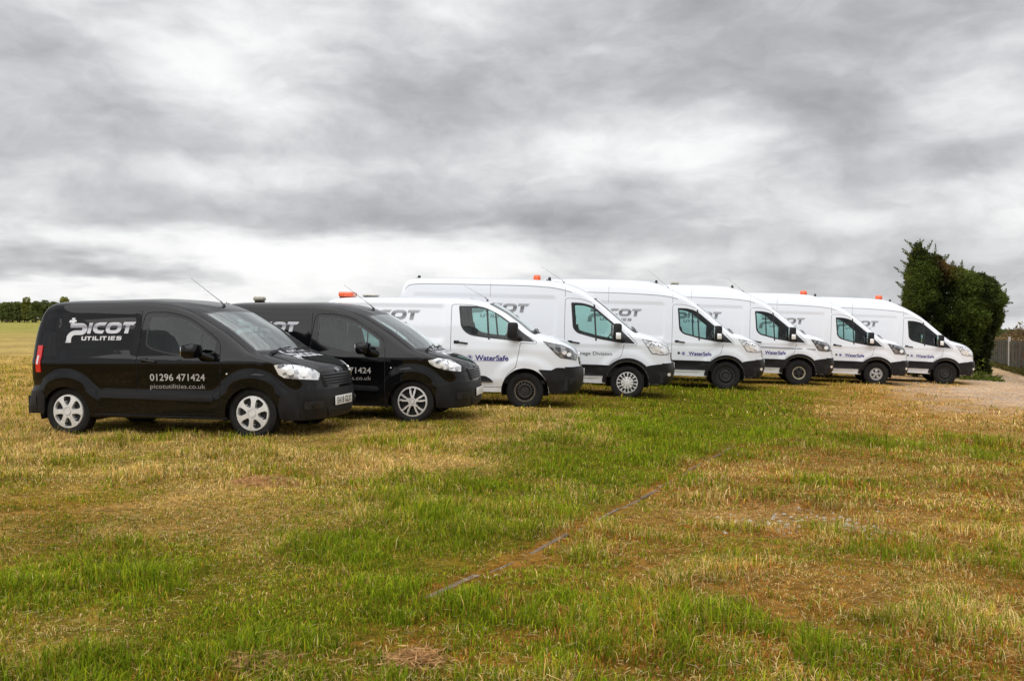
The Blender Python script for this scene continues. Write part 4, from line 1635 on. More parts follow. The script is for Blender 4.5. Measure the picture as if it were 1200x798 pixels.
VANS = [  # origin (front axle on the ground) relative to the eye, heading, nose-down pitch
    ('V1', -2.90, 12.43, -1.45, .215, -.6), ('V2', -1.29, 14.56, -1.49, .135, .5), ('V3', .29, 18.58, -1.66, .07, 1.0),
    ('T4', 2.50, 21.62, -1.73, .085, 1.5), ('T5', 5.40, 25.29, -1.81, .11, 1.5), ('T6', 7.96, 27.71, -1.87, .145, 1.5),
    ('T7', 11.07, 30.3, -2.05, .185, 1.8), ('T8', 14.14, 32.55, -2.17, .20, 2.4)]

small_lamp = [(-.09, .885), (-.003, .892), (.209, .866), (.372, .812), (.438, .763), (.42, .692), (.239, .711), (.028, .732), (-.037, .774)]
S = dict(handle=(-1.42, .955), lamp='bright', lamp_dir=25, lamp_poly=small_lamp,
         lamp_edge=None, bowls=[(.10, .80, .045, M_LAMP_BOWL, 'lamp_reflector'), (.25, .775, .045, M_LAMP_BOWL, 'lamp_reflector'), (.365, .745, .03, M_CHROME, 'indicator')],
         grille=[(-.48, .765), (.48, .765), (.42, .60), (-.42, .60)], slats=5, slat_mat=M_TRIM, lower_grille=[(-.40, .36), (.40, .36), (.34, .245), (-.34, .245)],
         badge_z=.79, fog=(.60, .40), fog_mat=M_TRIM, plate_z=.425, plate_text='EA18 GLX', mirror=(-.64, 1.06, .2, .165), tail=(-2.115, .80, .075, 1.13),
         roof=[('aerial', -.80, 1.6, -1.26, 1.97)], word=(-2.50, 1.165, .955, .305, M_LOGO_L),
         lock=(-.295, .78, .014, M_CHROME),
         texts=[dict(name='phone_number', a=('01296 471424', -1.318, .700, .732, .082, M_TXT_GREY), k=dict(bold=.012, spacing=1.0)),
                dict(name='web_address', a=('picotutilities.co.uk', -1.318, .605, .732, .056, M_TXT_DIM))])
S2 = dict(S, lamp_dir=16, lamp_poly=[(-.016, .893), (.122, .918), (.307, .888), (.456, .805), (.447, .731), (.215, .761), (.092, .801), (.015, .841)],
          bowls=[(.17, .845, .035, M_LAMP_BOWL, 'lamp_reflector'), (.30, .815, .035, M_LAMP_BOWL, 'lamp_reflector'), (.40, .775, .03, M_CHROME, 'indicator')],
          plate_text='', roof=[('aerial', -.80, 1.6, -1.26, 1.97), ('lightbar', -2.66, -2.50, .09, .08, M_CREAMBAR)],
          slat_mat=M_TRIM, word=(-2.62, 1.165, .955, .305, M_LOGO_L))
MIDO = dict(handle=(-1.285, 1.205), lamp='dark', lamp_dir=4, lamp_poly=[(.262, 1.225), (.60, 1.16), (.757, 1.085), (.868, .992), (.852, .907), (.57, .955), (.492, 1.016)],
            bowls=[(.63, 1.035, .045, M_CLEARLENS, 'lamp_reflector'), (.715, 1.0, .045, M_LAMP_BOWL, 'lamp_reflector')], grille=[(-.42, .95), (.42, .95), (.36, .80), (-.36, .80)], slats=4,
            slat_mat=M_CHROME, lower_grille=[(-.5, .52), (.5, .52), (.42, .40), (-.42, .40)], fog=(.70, .52), fog_mat=M_TRIM, plate_z=.66, plate_text='', mirror=(-.22, 1.42, .2, .30),
            badge_z=1.0, tail=(-2.95, .95, .10, 1.55), roof=[('aerial', -.79, 1.96, -1.25, 2.25), ('lightbar', -3.62, -3.34, .115, .2, M_AMBER), ('lightbar', -3.16, -2.90, .05, .2, M_CREAMBAR)],
            word=(-3.185, 1.44, 1.26, .40, M_LOGO_D), lock=(-1.225, .955, .024, M_CHROME),
            emblem=(-1.0, .925, .052), emblem_line=-.43,
            texts=[dict(name='scheme_name', a=('WaterSafe', -.905, .875, .605, .095, M_TXT_BLUE), k=dict(bold=.028))])
LO = dict(handle=(-1.265, 1.195), lamp='bright', lamp_dir=0, lamp_poly=[(.297, 1.27), (.45, 1.248), (.70, 1.188), (.825, 1.107), (.865, .974), (.675, .968), (.508, .99)],
          bowls=[(.60, 1.09, .055, M_LAMP_BOWL, 'lamp_reflector'), (.735, 1.06, .055, M_LAMP_BOWL, 'lamp_reflector')], grille=[(-.46, 1.0), (.46, 1.0), (.38, .82), (-.38, .82)], slats=3,
          slat_mat=M_CHROME, lower_grille=[(-.55, .66), (.55, .66), (.5, .50), (-.5, .50)], fog=(.78, .545), plate_z=.72, plate_text='', mirror=(-.24, 1.42, .2, .36),
          badge_z=1.06, tail=(-3.80, 1.0, .10, 1.75), word=(-3.46, 1.62, 1.36, .43, M_LOGO_D), lock=(-1.17, .90, .030, M_STEEL_BLACK),
          roof=[], emblem=(-1.055, .89, .050), emblem_line=-.45,
          texts=[dict(name='scheme_name', a=('WaterSafe', -.93, .85, .56, .088, M_TXT_BLUE), k=dict(bold=.028))])
_dark = dict(lamp='dark', bowls=[(.70, 1.06, .06, M_LAMP_BOWL, 'lamp_reflector')])
OP = {
    'V1': ('small', 'cover6', M_BLACK, S, 'black compact van nearest the camera, phone number on its door, six-spoke silver wheel covers'),
    'V2': ('small', 'twin5', M_BLACK, S2, 'black compact van with split-spoke alloy wheels, behind the bonnet of the nearest black van'),
    'V3': ('mid', 'steel_black', M_WHITE, MIDO, 'low-roofed white van with amber roof bar and plain black wheels, beside the second black van'),
    'T4': ('large', 'cover10', M_WHITE, dict(LO, roof=[('beacon', -2.02, .085, .13), ('camera', -5.18 + .5), ('camera', -1.76), ('aerial', -1.42, 2.4, -1.95, 2.82)],
                                             texts=[dict(name='division_name', a=('Drainage Division', -1.235, .92, .90, .075, M_TXT_DARK), k=dict(bold=.006))], emblem=None, lock=None),
           'white van lettered Drainage Division, with silver multi-spoke wheel covers and an amber beacon'),
    'T5': ('large_h3', 'steel_dark', M_WHITE, dict(LO, roof=[('camera', -1.76), ('aerial', -1.42, 2.6, -1.95, 2.98)]), 'high-roofed white van with bright headlamps and all-black wheels, next to the Drainage Division van'),
    'T6': ('large_h3', 'steel_cream', M_WHITE, dict(LO, **_dark, stripe=True, roof=[('camera', -1.80), ('aerial', -1.45, 2.6, -1.95, 2.95), ('lightbar', -3.52, -3.28, .08, .25, M_CREAMBAR)]), 'high-roofed white van with a thin grey stripe along its side and cream wheel centres'),
    'T7': ('large_h3', 'steel_silver', M_WHITE, dict(LO, **_dark, roof=[('beacon', -2.09, .11, .14), ('camera', -1.76)]), 'high-roofed white van with amber beacon and bare silver steel wheels, second from the hedge'),
    'T8': ('large_h3', 'steel_dark', M_WHITE, dict(LO, roof=[('beacon', -2.0, .12, .15), ('camera', -1.66)]), 'high-roofed white van with amber beacon parked right in front of the dark conifer hedge'),
}
OP['T5'][3]['roof'] = [('camera', -1.76), ('aerial', -1.42, 2.6, -1.95, 2.98)]
vans = {}
for (vid, ox, oy, oz, sn, pit) in VANS:
    kind, wh, pm, opts, lab = OP[vid]
    opts = {k: v for k, v in opts.items() if v is not None}
    r = build_van('compact_van' if kind == 'small' else 'panel_van', kind, lab, wh, pm, opts)
    place(r, ox, oy, oz, sn, pit)
    vans[vid] = (r, SHELLS[kind].sp, ox, oy, oz + EYE, sn, pit)
# ====ENV
# ------------------------------------------------------------------ terrain


def vnoise(x, y, seed=0):
    """smooth value noise, vectorised"""
    xi = np.floor(x).astype(np.int64); yi = np.floor(y).astype(np.int64)
    fx = x - xi; fy = y - yi
    fx = fx * fx * (3 - 2 * fx); fy = fy * fy * (3 - 2 * fy)
    def h(a, b):
        n = (a * 374761393 + b * 668265263 + seed * 1442695041) & 0xFFFFFFFF
        n = ((n ^ (n >> 13)) * 1274126177) & 0xFFFFFFFF
        return ((n ^ (n >> 16)) & 0xFFFF) / 65535.0
    return (h(xi, yi) * (1 - fx) + h(xi + 1, yi) * fx) * (1 - fy) + (h(xi, yi + 1) * (1 - fx) + h(xi + 1, yi + 1) * fx) * fy


def fbm(x, y, oct=4, seed=0, gain=.5):
    s = 0; a = 1; t = 0
    for o in range(oct):
        s = s + a * vnoise(x * 2 ** o + 17.3 * o, y * 2 ** o + 5.1 * o, seed + o)
        t += a; a *= gain
    return s / t


CONT = []
for vid, (r, sp, ox, oy, oz, sn, pit) in vans.items():
    cs = math.sqrt(1 - sn * sn)
    for x in (0, -sp['wb']):
        for yy in (-sp['hw'] + .12, sp['hw'] - .12):
            CONT.append((ox + x * cs + yy * sn, oy - x * sn + yy * cs, oz - x * math.sin(math.radians(pit)) + .022))
CONT = np.array(CONT)


def softcap(t, lo, hi):
    return np.clip(t, lo, hi)


def g_base(x, y):
    sx = np.where(x > -3, np.minimum(x + 3, 1500), 0) * .030
    sy = (np.clip(y, -30, 38) - 11.6) * .011
    return .055 - sx - sy


_RES = CONT[:, 2] - g_base(CONT[:, 0], CONT[:, 1])


def ground_z(x, y):
    x = np.asarray(x, float); y = np.asarray(y, float)
    shp = x.shape
    xf = x.ravel(); yf = y.ravel()
    num = np.zeros_like(xf); den = np.full_like(xf, .02)
    for (cx, cy, cz), r in zip(CONT, _RES):
        w = np.exp(-((xf - cx) ** 2 + (yf - cy) ** 2) / (2 * 1.1 ** 2))
        num += w * r; den += w
    z = g_base(xf, yf) + num / den
    near = np.exp(-np.maximum(0, np.hypot(xf, yf - 10) - 25) / 25)
    z = z + (fbm(xf * .55, yf * .55, 3, 5) - .5) * .07 * near + (fbm(xf * 2.6, yf * 2.6, 3, 9) - .5) * .035 * near
    # the step where the verge meets the lane
    return z.reshape(shp)


def seg_d(x, y, a, b):
    ax, ay = a; bx, by = b
    t = np.clip(((x - ax) * (bx - ax) + (y - ay) * (by - ay)) / ((bx - ax) ** 2 + (by - ay) ** 2), 0, 1)
    return np.hypot(x - ax - t * (bx - ax), y - ay - t * (by - ay)), t


def poly_d(x, y, pts):
    d = None
    for a, b in zip(pts[:-1], pts[1:]):
        q, _ = seg_d(x, y, a, b)
        d = q if d is None else np.minimum(d, q)
    return d


def gau(x, y, cx, cy, rx, ry, rot=0.0):
    c, s_ = math.cos(rot), math.sin(rot)
    u = ((x - cx) * c + (y - cy) * s_) / rx; v = (-(x - cx) * s_ + (y - cy) * c) / ry
    return np.exp(-.5 * (u * u + v * v))


EDGE = [(-.46, 5.0), (.0, 5.85), (.36, 6.6), (1.42, 9.1), (2.72, 12.15)]      # buried concrete edging
FENCE = [(20.9, 38.5), (21.8, 41.0), (24.3, 48.0), (26.9, 56.0), (32, 72)]


def px_ground(px, py, h0=1.5):
    p = math.atan(27.0 / FPX)
    u = (px - 600) / FPX; v = (399 - py) / FPX
    d = Vector((u, math.cos(p) + v * math.sin(p), -math.sin(p) + v * math.cos(p)))
    h = h0
    for _ in range(6):
        k = h / -d.z
        h = EYE - float(g_base(np.array(d.x * k), np.array(d.y * k)))
    return d.x * k, d.y * k


def cover(x, y):
    """what grows where: weights for lush green, mixed turf, straw, moss-brown, gravel"""
    n1 = fbm(x * .22 + 3, y * .22, 4, 21); n2 = fbm(x * .9, y * .9 + 7, 4, 33); n3 = fbm(x * 3.1, y * 3.1, 3, 41)
    side = (x - (-.75)) * (12.35 - 4.35) - (y - 4.35) * (2.8 + .75)      # > 0 right of the edging
    right = 1 / (1 + np.exp(-side * .9))
    far = sstep(y, 13.2, 15.5)
    lush = .14 + .12 * sstep(-y, -8.5, -6) + 0 * x
    straw = .18 + 1.5 * gau(x, y, -3.7, 10.9, 3.4, 1.5) + 1.4 * gau(x, y, -1.6, 13.2, 2.6, 1.2, .4) + .75 * gau(x, y, .2, 16.2, 2.2, .9, .6) + 1.0 * gau(x, y, 1.6, 15.6, .9, .7, .9)
    straw = straw + .9 * sstep(-x, 2.0, 6) * sstep(y, 8.5, 11) * (1 - sstep(y, 40, 70)) + .6 * gau(x, y, -3.2, 8.4, 2.2, 1.2)
    straw = straw + .6 * gau(x, y, .9, 9.2, 1.2, .5, .9) * (1 - right) + .45 * gau(x, y, -2.7, 6.0, 1.0, .6)
    # green strip running up the left side of the edging to the vans
    dstrip = poly_d(x, y, [(-.9, 3.4), (-.55, 5.2), (-.1, 7.0), (.9, 9.6), (2.0, 13.0), (3.3, 17.5), (5.9, 23.5)])
    wst = .62 + .075 * y
    strip = np.exp(-(dstrip / wst) ** 4) * (1 - .85 * right * (1 - far) * sstep(y, 5.2, 6.5))
    lush = lush + 1.9 * strip + .8 * gau(x, y, .7, 4.2, 1.0, .7) + .55 * gau(x, y, -1.9, 4.6, .9, 1.0)
    lush = lush + 1.5 * gau(x, y, 6.1, 12.9, 1.5, .6, -.05) + 1.1 * gau(x, y, 3.8, 13.4, 1.3, .6) + .35 * gau(x, y, 3.3, 9.4, .8, .5) + .4 * gau(x, y, 2.6, 6.2, .7, .35)
    straw = straw * (1 - .75 * strip)
    moss = .10 + 1.7 * right * (1 - far) + .5 * gau(x, y, -2.9, 6.6, 1.2, .8) + .9 * right * far * sstep(x, 4.5, 6)
    straw = straw + .75 * right * (1 - far) * sstep(n2, .42, .58) + .6 * right * far * sstep(x, 5.0, 6.5)
    lush = lush * (1 - .8 * sstep(x - .12 * y, 2.6, 4.0) * sstep(y, 14.5, 16))
    grav = 1.4 * gau(x, y, 2.38, 7.32, .38, .20) + .55 * gau(x, y, 2.2, 8.0, .8, .5)
    grav = grav * sstep(n3, .30, .6)
    lane = lane_w(x, y)
    # thin gravelly verge before the lane
    grav = grav + 2.4 * sstep(x - .25 * y, 2.8, 5.0) * sstep(y, 17.5, 22) * sstep(n2 + n1 * .5, .45, .85)
    grav = np.maximum(grav, lane * 6)
    brown = 2.4 * np.exp(-(poly_d(x, y, EDGE) / .10) ** 2) + .8 * gau(x, y, -2.2, 8.8, .28, .16) + .9 * gau(x, y, -1.08, 4.15, .16, .13) + .8 * gau(x, y, -.42, 4.2, .14, .10) + .7 * gau(x, y, -.30, 11.1, .35, .18) + .5 * gau(x, y, -3.9, 7.2, .9, .3)
    k = .55
    lush = lush * (.62 + .75 * sstep(n2, .34, .62)); straw = straw * (.35 + 1.3 * sstep(1 - n2, .38, .62)); moss = moss * (.6 + .8 * n3)
    mixed = .42 * (1 - .6 * right) * (.6 + .8 * n3) + 0 * x
    return np.stack([lush, mixed, straw, moss + brown * 1.2, grav], -1)


def n_lane(x, y):
    return fbm(x * .7, y * .7, 3, 63)


def lane_w(x, y):
    """1 on the bare farm lane"""
    d = poly_d(x, y, [(14.5, 26.0), (17.5, 31.0), (20.3, 38.0), (23.0, 47.0), (26.0, 57.0), (31, 73)])
    wob = (fbm(x * .5, y * .5, 3, 61) - .5) * 1.6
    a = 1 - sstep(d + wob * .6, 2.3, 3.2)
    b = sstep(x - .52 * y + (n_lane(x, y) - .5) * 2, -2.2, .3) * sstep(y, 20, 24) * (1 - sstep(y, 44, 60)) * sstep(23.5 - x + (y - 46) * .3, 0, 2)
    return np.clip(np.maximum(a, b), 0, 1)


PAL = np.array([(.15, .145, .009), (.29, .20, .020), (.62, .40, .13), (.38, .17, .035), (.50, .385, .285)])   # linear base colours


def cover_col(x, y):
    w = cover(x, y)
    w = w / w.sum(-1, keepdims=True)
    return (w[..., None] * PAL).sum(-2), w


def axis(parts):
    out = []
    for a, b, st in parts:
        n = max(1, int(round((b - a) / st)))
        out += list(a + (b - a) * np.arange(n) / n)
    out.append(parts[-1][1])
    return np.array(out)


xs = axis([(-3000, -600, 400), (-600, -120, 40), (-120, -30, 6), (-30, -10, .5), (-10, 14, .11), (14, 28, .3), (28, 60, 3), (60, 300, 40), (300, 3000, 450)])
ys = axis([(-400, -30, 60), (-30, 2.5, 2.5), (2.5, 20, .10), (20, 42, .25), (42, 90, 2), (90, 420, 20), (420, 3500, 400)])
GX, GY = np.meshgrid(xs, ys)
GZ = ground_z(GX, GY)
GC, GW = cover_col(GX, GY)
far_c = np.array((.36, .275, .095))
ff = sstep(np.hypot(GX, GY), 30, 60)[..., None] * (1 - GW[..., 4:5])
# the far field: pale straw nearer, greener beyond
gfar = (sstep(GY, 60, 150) * (.55 + .9 * fbm(GX * .02, GY * .012, 3, 7)))[..., None]
gfar = np.clip(gfar, 0, 1)
far_col = far_c * (1 - gfar) + np.array((.27, .255, .065)) * gfar
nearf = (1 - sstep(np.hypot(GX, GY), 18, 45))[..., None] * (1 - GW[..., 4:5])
GC = GC * (1 - .38 * nearf)  # soil shadow between the blades, put into the nearer ground colour
GC = GC * (1 - ff) + far_col * ff
for off_ in (-.75, .75):
    rut = poly_d(GX, GY, [(15.5 + off_, 24.5), (17.5 + off_, 31.0), (20.3 + off_, 38.0), (23.0 + off_, 47.0), (26.0 + off_, 57.0), (31 + off_, 73)])
    GC = GC * (1 - .35 * (np.exp(-(rut / .22) ** 2) * GW[..., 4])[..., None])
V = np.stack([GX.ravel(), GY.ravel(), GZ.ravel()], 1)
ny, nx = GX.shape
ii = (np.arange(ny - 1)[:, None] * nx + np.arange(nx - 1)[None]).ravel()
Fq = np.stack([ii, ii + 1, ii + nx + 1, ii + nx], 1)


def np_mesh(name, V, F, mats, cols=None, smooth=True, colname='cover'):
    """fast mesh from arrays; F (n,k)"""
    me = bpy.data.meshes.new(name)
    me.vertices.add(len(V)); me.vertices.foreach_set('co', np.asarray(V, np.float32).ravel())
    n, k = F.shape
    me.loops.add(n * k); me.loops.foreach_set('vertex_index', F.astype(np.int32).ravel())
    me.polygons.add(n); me.polygons.foreach_set('loop_start', (np.arange(n) * k).astype(np.int32))
    me.polygons.foreach_set('loop_total', np.full(n, k, np.int32))
    me.polygons.foreach_set('use_smooth', np.full(n, smooth))
    for m in (mats if isinstance(mats, (list, tuple)) else [mats]):
        me.materials.append(m)
    me.update(calc_edges=True)
    if cols is not None:
        a = me.color_attributes.new(colname, 'FLOAT_COLOR', 'POINT')
        c4 = np.ones((len(V), 4), np.float32); c4[:, :3] = cols
        a.data.foreach_set('color', c4.ravel())
    return me


mg = bpy.data.materials.new('turf'); mg.use_nodes = True
N = NT(mg.node_tree)
b = N.n['Principled BSDF']
at = N.new('ShaderNodeAttribute'); at.attribute_name = 'cover'
tcg = N.new('ShaderNodeTexCoord')
P3 = tcg.outputs['Object']
f1 = N.noise(P3, 14, 6, .7); f2 = N.noise(P3, 1.6, 5, .6); f3 = N.noise(P3, 90, 3, .6)
m1 = N.maprange(f1, .3, .7, .3, 1.65)
m2 = N.maprange(f2, .3, .7, .78, 1.22)
m3 = N.maprange(f3, .3, .7, .72, 1.3)
m4 = N.maprange(N.noise(P3, .16, 5, .65), .3, .7, .8, 1.2)
k = N.math('MULTIPLY', N.math('MULTIPLY', N.math('MULTIPLY', m1, m2), m3), m4)
vs = N.new('ShaderNodeVectorMath', operation='SCALE'); N.put(vs.inputs[0], at.outputs['Color']); N.put(vs.inputs['Scale'], k)
hue = N.mix(N.maprange(N.noise(P3, 5.5, 5, .7), .38, .66, 0, .55), vs.outputs[0], N.vmath('MULTIPLY', vs.outputs[0], (1.25, 1.02, .85)))
N.put(b.inputs['Base Color'], hue)
b.inputs['Roughness'].default_value = .95; b.inputs['Specular IOR Level'].default_value = .03
bn = N.new('ShaderNodeBump'); bn.inputs['Strength'].default_value = .9; bn.inputs['Distance'].default_value = .04
N.put(bn.inputs['Height'], N.math('ADD', f1, N.math('MULTIPLY', f3, .3))); N.l.new(bn.outputs[0], b.inputs['Normal'])
ground = mesh_obj('ground', np_mesh('ground', V, Fq, mg, GC.reshape(-1, 3)), kind='structure')
ground['label'] = 'rough mown field and farm track under the vans'

# ------------------------------------------------------------------ grass blades
mgr = bpy.data.materials.new('grass_blade'); mgr.use_nodes = True
N = NT(mgr.node_tree); b = N.n['Principled BSDF']
at = N.new('ShaderNodeAttribute'); at.attribute_name = 'cover'
N.put(b.inputs['Base Color'], at.outputs['Color']); b.inputs['Roughness'].default_value = .7; b.inputs['Specular IOR Level'].default_value = .08
tl = N.new('ShaderNodeBsdfTranslucent'); N.put(tl.inputs[0], at.outputs['Color'])
msx = N.new('ShaderNodeMixShader'); msx.inputs[0].default_value = .35
N.l.new(b.outputs[0], msx.inputs[1]); N.l.new(tl.outputs[0], msx.inputs[2]); N.l.new(msx.outputs[0], N.n['Material Output'].inputs[0])


def under_van(x, y):
    m = np.zeros(x.shape, bool)
    for vid, (r, sp, ox, oy, oz, sn, pit) in vans.items():
        cs = math.sqrt(1 - sn * sn)
        dx, dy = x - ox, y - oy
        lx = dx * cs - dy * sn; ly = dx * sn + dy * cs
        m |= (lx > -sp['wb'] - .9) & (lx < .85) & (np.abs(ly) < sp['hw'] - .16)
    return m


def wheel_hit(x, y):
    m = np.zeros(x.shape, bool)
    for vid, (r, sp, ox, oy, oz, sn, pit) in vans.items():
        cs = math.sqrt(1 - sn * sn)
        dx, dy = x - ox, y - oy
        lx = dx * cs - dy * sn; ly = dx * sn + dy * cs
        for wx in (0, -sp['wb']):
            m |= (np.abs(lx - wx) < .16) & (np.abs(np.abs(ly) - (sp['hw'] - .15)) < .13)
    return m


def blades(n, y0, y1, ln, wd, dens_pow=1.0, xspan=.72):
    u = RNG.random(n)
    y = (y0 ** (2 - dens_pow) + u * (y1 ** (2 - dens_pow) - y0 ** (2 - dens_pow))) ** (1 / (2 - dens_pow))
    x = (RNG.random(n) * 2 - 1) * (y * xspan + .5)
    w = cover(x, y)
    p1 = fbm(x * 1.9 + 31, y * 1.9, 3, 121)[:, None]; p2 = fbm(x * 5.2 + 11, y * 5.2, 3, 131)[:, None]
    w = w * np.concatenate([.6 + 1.0 * sstep(p1, .40, .60), np.ones_like(p1), .4 + 1.7 * sstep(1 - p1, .42, .60), .3 + 1.9 * sstep(p2, .48, .66), np.ones_like(p1)], 1)
    clump = fbm(x * 4.5, y * 4.5, 3, 77)
    wn = w / w.sum(-1, keepdims=True)
    keep = RNG.random(n) < (1.12 - wn[:, 4] * 1.5 - wn[:, 3] * .35) * (.62 + .7 * sstep(clump, .32, .6))
    keep &= ~wheel_hit(x, y)
    keep &= lane_w(x, y) < RNG.random(n) * .6
    de = poly_d(x, y, EDGE)
    keep &= RNG.random(n) < .10 + sstep(de, .03, .12)
    x, y, wn, clump = x[keep], y[keep], wn[keep], clump[keep]
    n = len(x)
    # pick a type for each blade
    cum = np.cumsum(wn[:, :4] + np.array([.04, .05, .05, .01]), 1); cum /= cum[:, -1:]
    r = RNG.random(n)[:, None]
    t = (r > cum).sum(1)
    pal = np.array([[(.13, .20, .007), (.20, .285, .008), (.30, .35, .012)],
                    [(.24, .24, .010), (.40, .31, .020), (.50, .31, .05)],
                    [(.56, .37, .10), (.80, .56, .19), (.90, .70, .32)],
                    [(.30, .18, .02), (.50, .24, .04), (.56, .20, .045)]])
    pick = RNG.integers(0, 3, n)
    tone = .62 + .76 * fbm(x * 1.7, y * 1.7, 4, 88)
    col = pal[t, pick] * RNG.uniform(.45, 1.5, (n, 1)) * tone[:, None]
    tuft = fbm(x * 2.1, y * 2.1, 3, 99)
    L = ln * np.array([1.15, .95, .85, .5])[t] * RNG.uniform(.35, 1.3, n) * (.35 + 1.1 * clump) * (.55 + 1.2 * sstep(tuft, .42, .75))
    L = np.where(RNG.random(n) < .03, L * 1.7, L)
    L *= np.where(under_van(x, y), .55, 1.0)
    L *= 1 + .55 * gau(x, y, 5.9, 12.9, 1.5, .5) + .4 * gau(x, y, .8, 4.3, .9, .6)
    Wd = wd * RNG.uniform(.6, 1.3, n) * np.array([1.05, 1.0, .8, 1.1])[t]
    a = RNG.random(n) * 2 * np.pi + 2.2 * (fbm(x * 1.3, y * 1.3, 2, 101) - .5)
    lean = RNG.uniform(.2, 1.15, n) * np.array([.85, 1.0, 1.3, 1.3])[t]
    z = ground_z(x, y) - .006
    dx, dy = np.cos(a), np.sin(a)
    # width direction mostly across the lean
    px, py = -dy, dx
    base = np.stack([x, y, z], 1)
    side = np.stack([px, py, 0 * px], 1) * (Wd / 2)[:, None]
    m1 = base + np.stack([dx * L * lean * .28, dy * L * lean * .28, L * .55], 1)
    tip = base + np.stack([dx * L * lean * .85, dy * L * lean * .85, L * (1.0 - .35 * lean)], 1)
    V = np.stack([base - side, base + side, m1 + side * .75, m1 - side * .75, tip], 1).reshape(-1, 3)
    o = (np.arange(n) * 5)[:, None]
    F = np.concatenate([o + np.array([0, 1, 2]), o + np.array([0, 2, 3]), o + np.array([3, 2, 4])], 1).reshape(-1, 3)
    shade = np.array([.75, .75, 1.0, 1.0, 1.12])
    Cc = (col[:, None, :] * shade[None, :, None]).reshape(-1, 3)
    return V, F, Cc


sets = [blades(390000, 3.3, 8.0, .056, .0046, 1.2), blades(355000, 8.0, 16.0, .075, .0078, 1.2), blades(235000, 16.0, 44.0, .072, .017, 1.3)]
VV = []; FF = []; CC = []; o = 0
for V_, F_, C_ in sets:
    VV.append(V_); FF.append(F_ + o); CC.append(C_); o += len(V_)
grass = mesh_obj('grass', np_mesh('grass', np.concatenate(VV), np.concatenate(FF), mgr, np.concatenate(CC), False), kind='stuff')
grass['label'] = 'short rough grass and straw stubble covering the field'
grass['category'] = 'grass'
del VV, FF, CC, sets

# ------------------------------------------------------------------ loose straw, stones
def litter():
    n = 60000
    y = 3.4 + RNG.random(n) ** 1.2 * 14; x = (RNG.random(n) * 2 - 1) * (y * .58 + .3)
    w = cover(x, y); wn = w / w.sum(-1, keepdims=True)
    keep = RNG.random(n) < wn[:, 2] * 1.6 + wn[:, 3] * .3
    keep &= ~wheel_hit(x, y)
    x, y = x[keep], y[keep]; n = len(x)
    z = ground_z(x, y) + RNG.uniform(.006, .04, n)
    a = RNG.random(n) * np.pi * 2; L = RNG.uniform(.02, .055, n); wd = RNG.uniform(.0009, .0018, n) * (1 + y * .08)
    d = np.stack([np.cos(a), np.sin(a), RNG.uniform(-.25, .25, n)], 1) * (L / 2)[:, None]
    s = np.stack([-np.sin(a), np.cos(a), 0 * a], 1) * wd[:, None]
    c = np.stack([x, y, z], 1)
    V = np.stack([c - d - s, c - d + s, c + d + s, c + d - s], 1).reshape(-1, 3)
    F = (np.arange(n) * 4)[:, None] + np.arange(4)
    col = np.array((.52, .40, .19)) * RNG.uniform(.5, 1.3, (n, 1))
    return V, F, np.repeat(col, 4, 0)


V_, F_, C_ = litter()
mesh_obj('loose_straw', np_mesh('loose_straw', V_, F_, mgr, C_, False), kind='stuff', label='dry cut stalks lying on the turf', cat='straw')

M_STONE = principled('gravel_stone', (.40, .35, .29), .85, var=(7, .35))


def stones():
    n = 5200
    y = np.concatenate([RNG.normal(7.35, .35, 900), RNG.uniform(17, 40, n - 900)]); x = np.concatenate([RNG.normal(2.35, .5, 900), RNG.uniform(5, 22, n - 900)])
    w = cover(x, y); wn = w / w.sum(-1, keepdims=True)
    keep = (RNG.random(n) < wn[:, 4] * 1.3) & ~wheel_hit(x, y) & (y > 3.5)
    x, y = x[keep], y[keep]; n = len(x)
    z = ground_z(x, y)
    r = RNG.uniform(.006, .017, n) * (1 + y * .035)
    t = np.array([(1, 0, 0), (-1, 0, 0), (0, 1, 0), (0, -1, 0), (0, 0, .7), (0, 0, -.7)])
    jit = RNG.uniform(.65, 1.3, (n, 6, 1))
    a = RNG.random(n) * 6.28
    ca, sa = np.cos(a), np.sin(a)
    R = np.zeros((n, 3, 3)); R[:, 0, 0] = ca; R[:, 0, 1] = -sa; R[:, 1, 0] = sa; R[:, 1, 1] = ca; R[:, 2, 2] = 1
    P = np.einsum('nij,nkj->nki', R, t[None] * jit) * r[:, None, None] + np.stack([x, y, z + r * .15], 1)[:, None]
    F0 = np.array([(0, 2, 4), (2, 1, 4), (1, 3, 4), (3, 0, 4), (2, 0, 5), (1, 2, 5), (3, 1, 5), (0, 3, 5)])
    F = ((np.arange(n) * 6)[:, None, None] + F0[None]).reshape(-1, 3)
    return P.reshape(-1, 3), F


V_, F_ = stones()
mesh_obj('gravel', np_mesh('gravel', V_, F_, M_STONE, None, False), kind='stuff', label='loose pale stones in the thin turf and along the lane', cat='gravel')

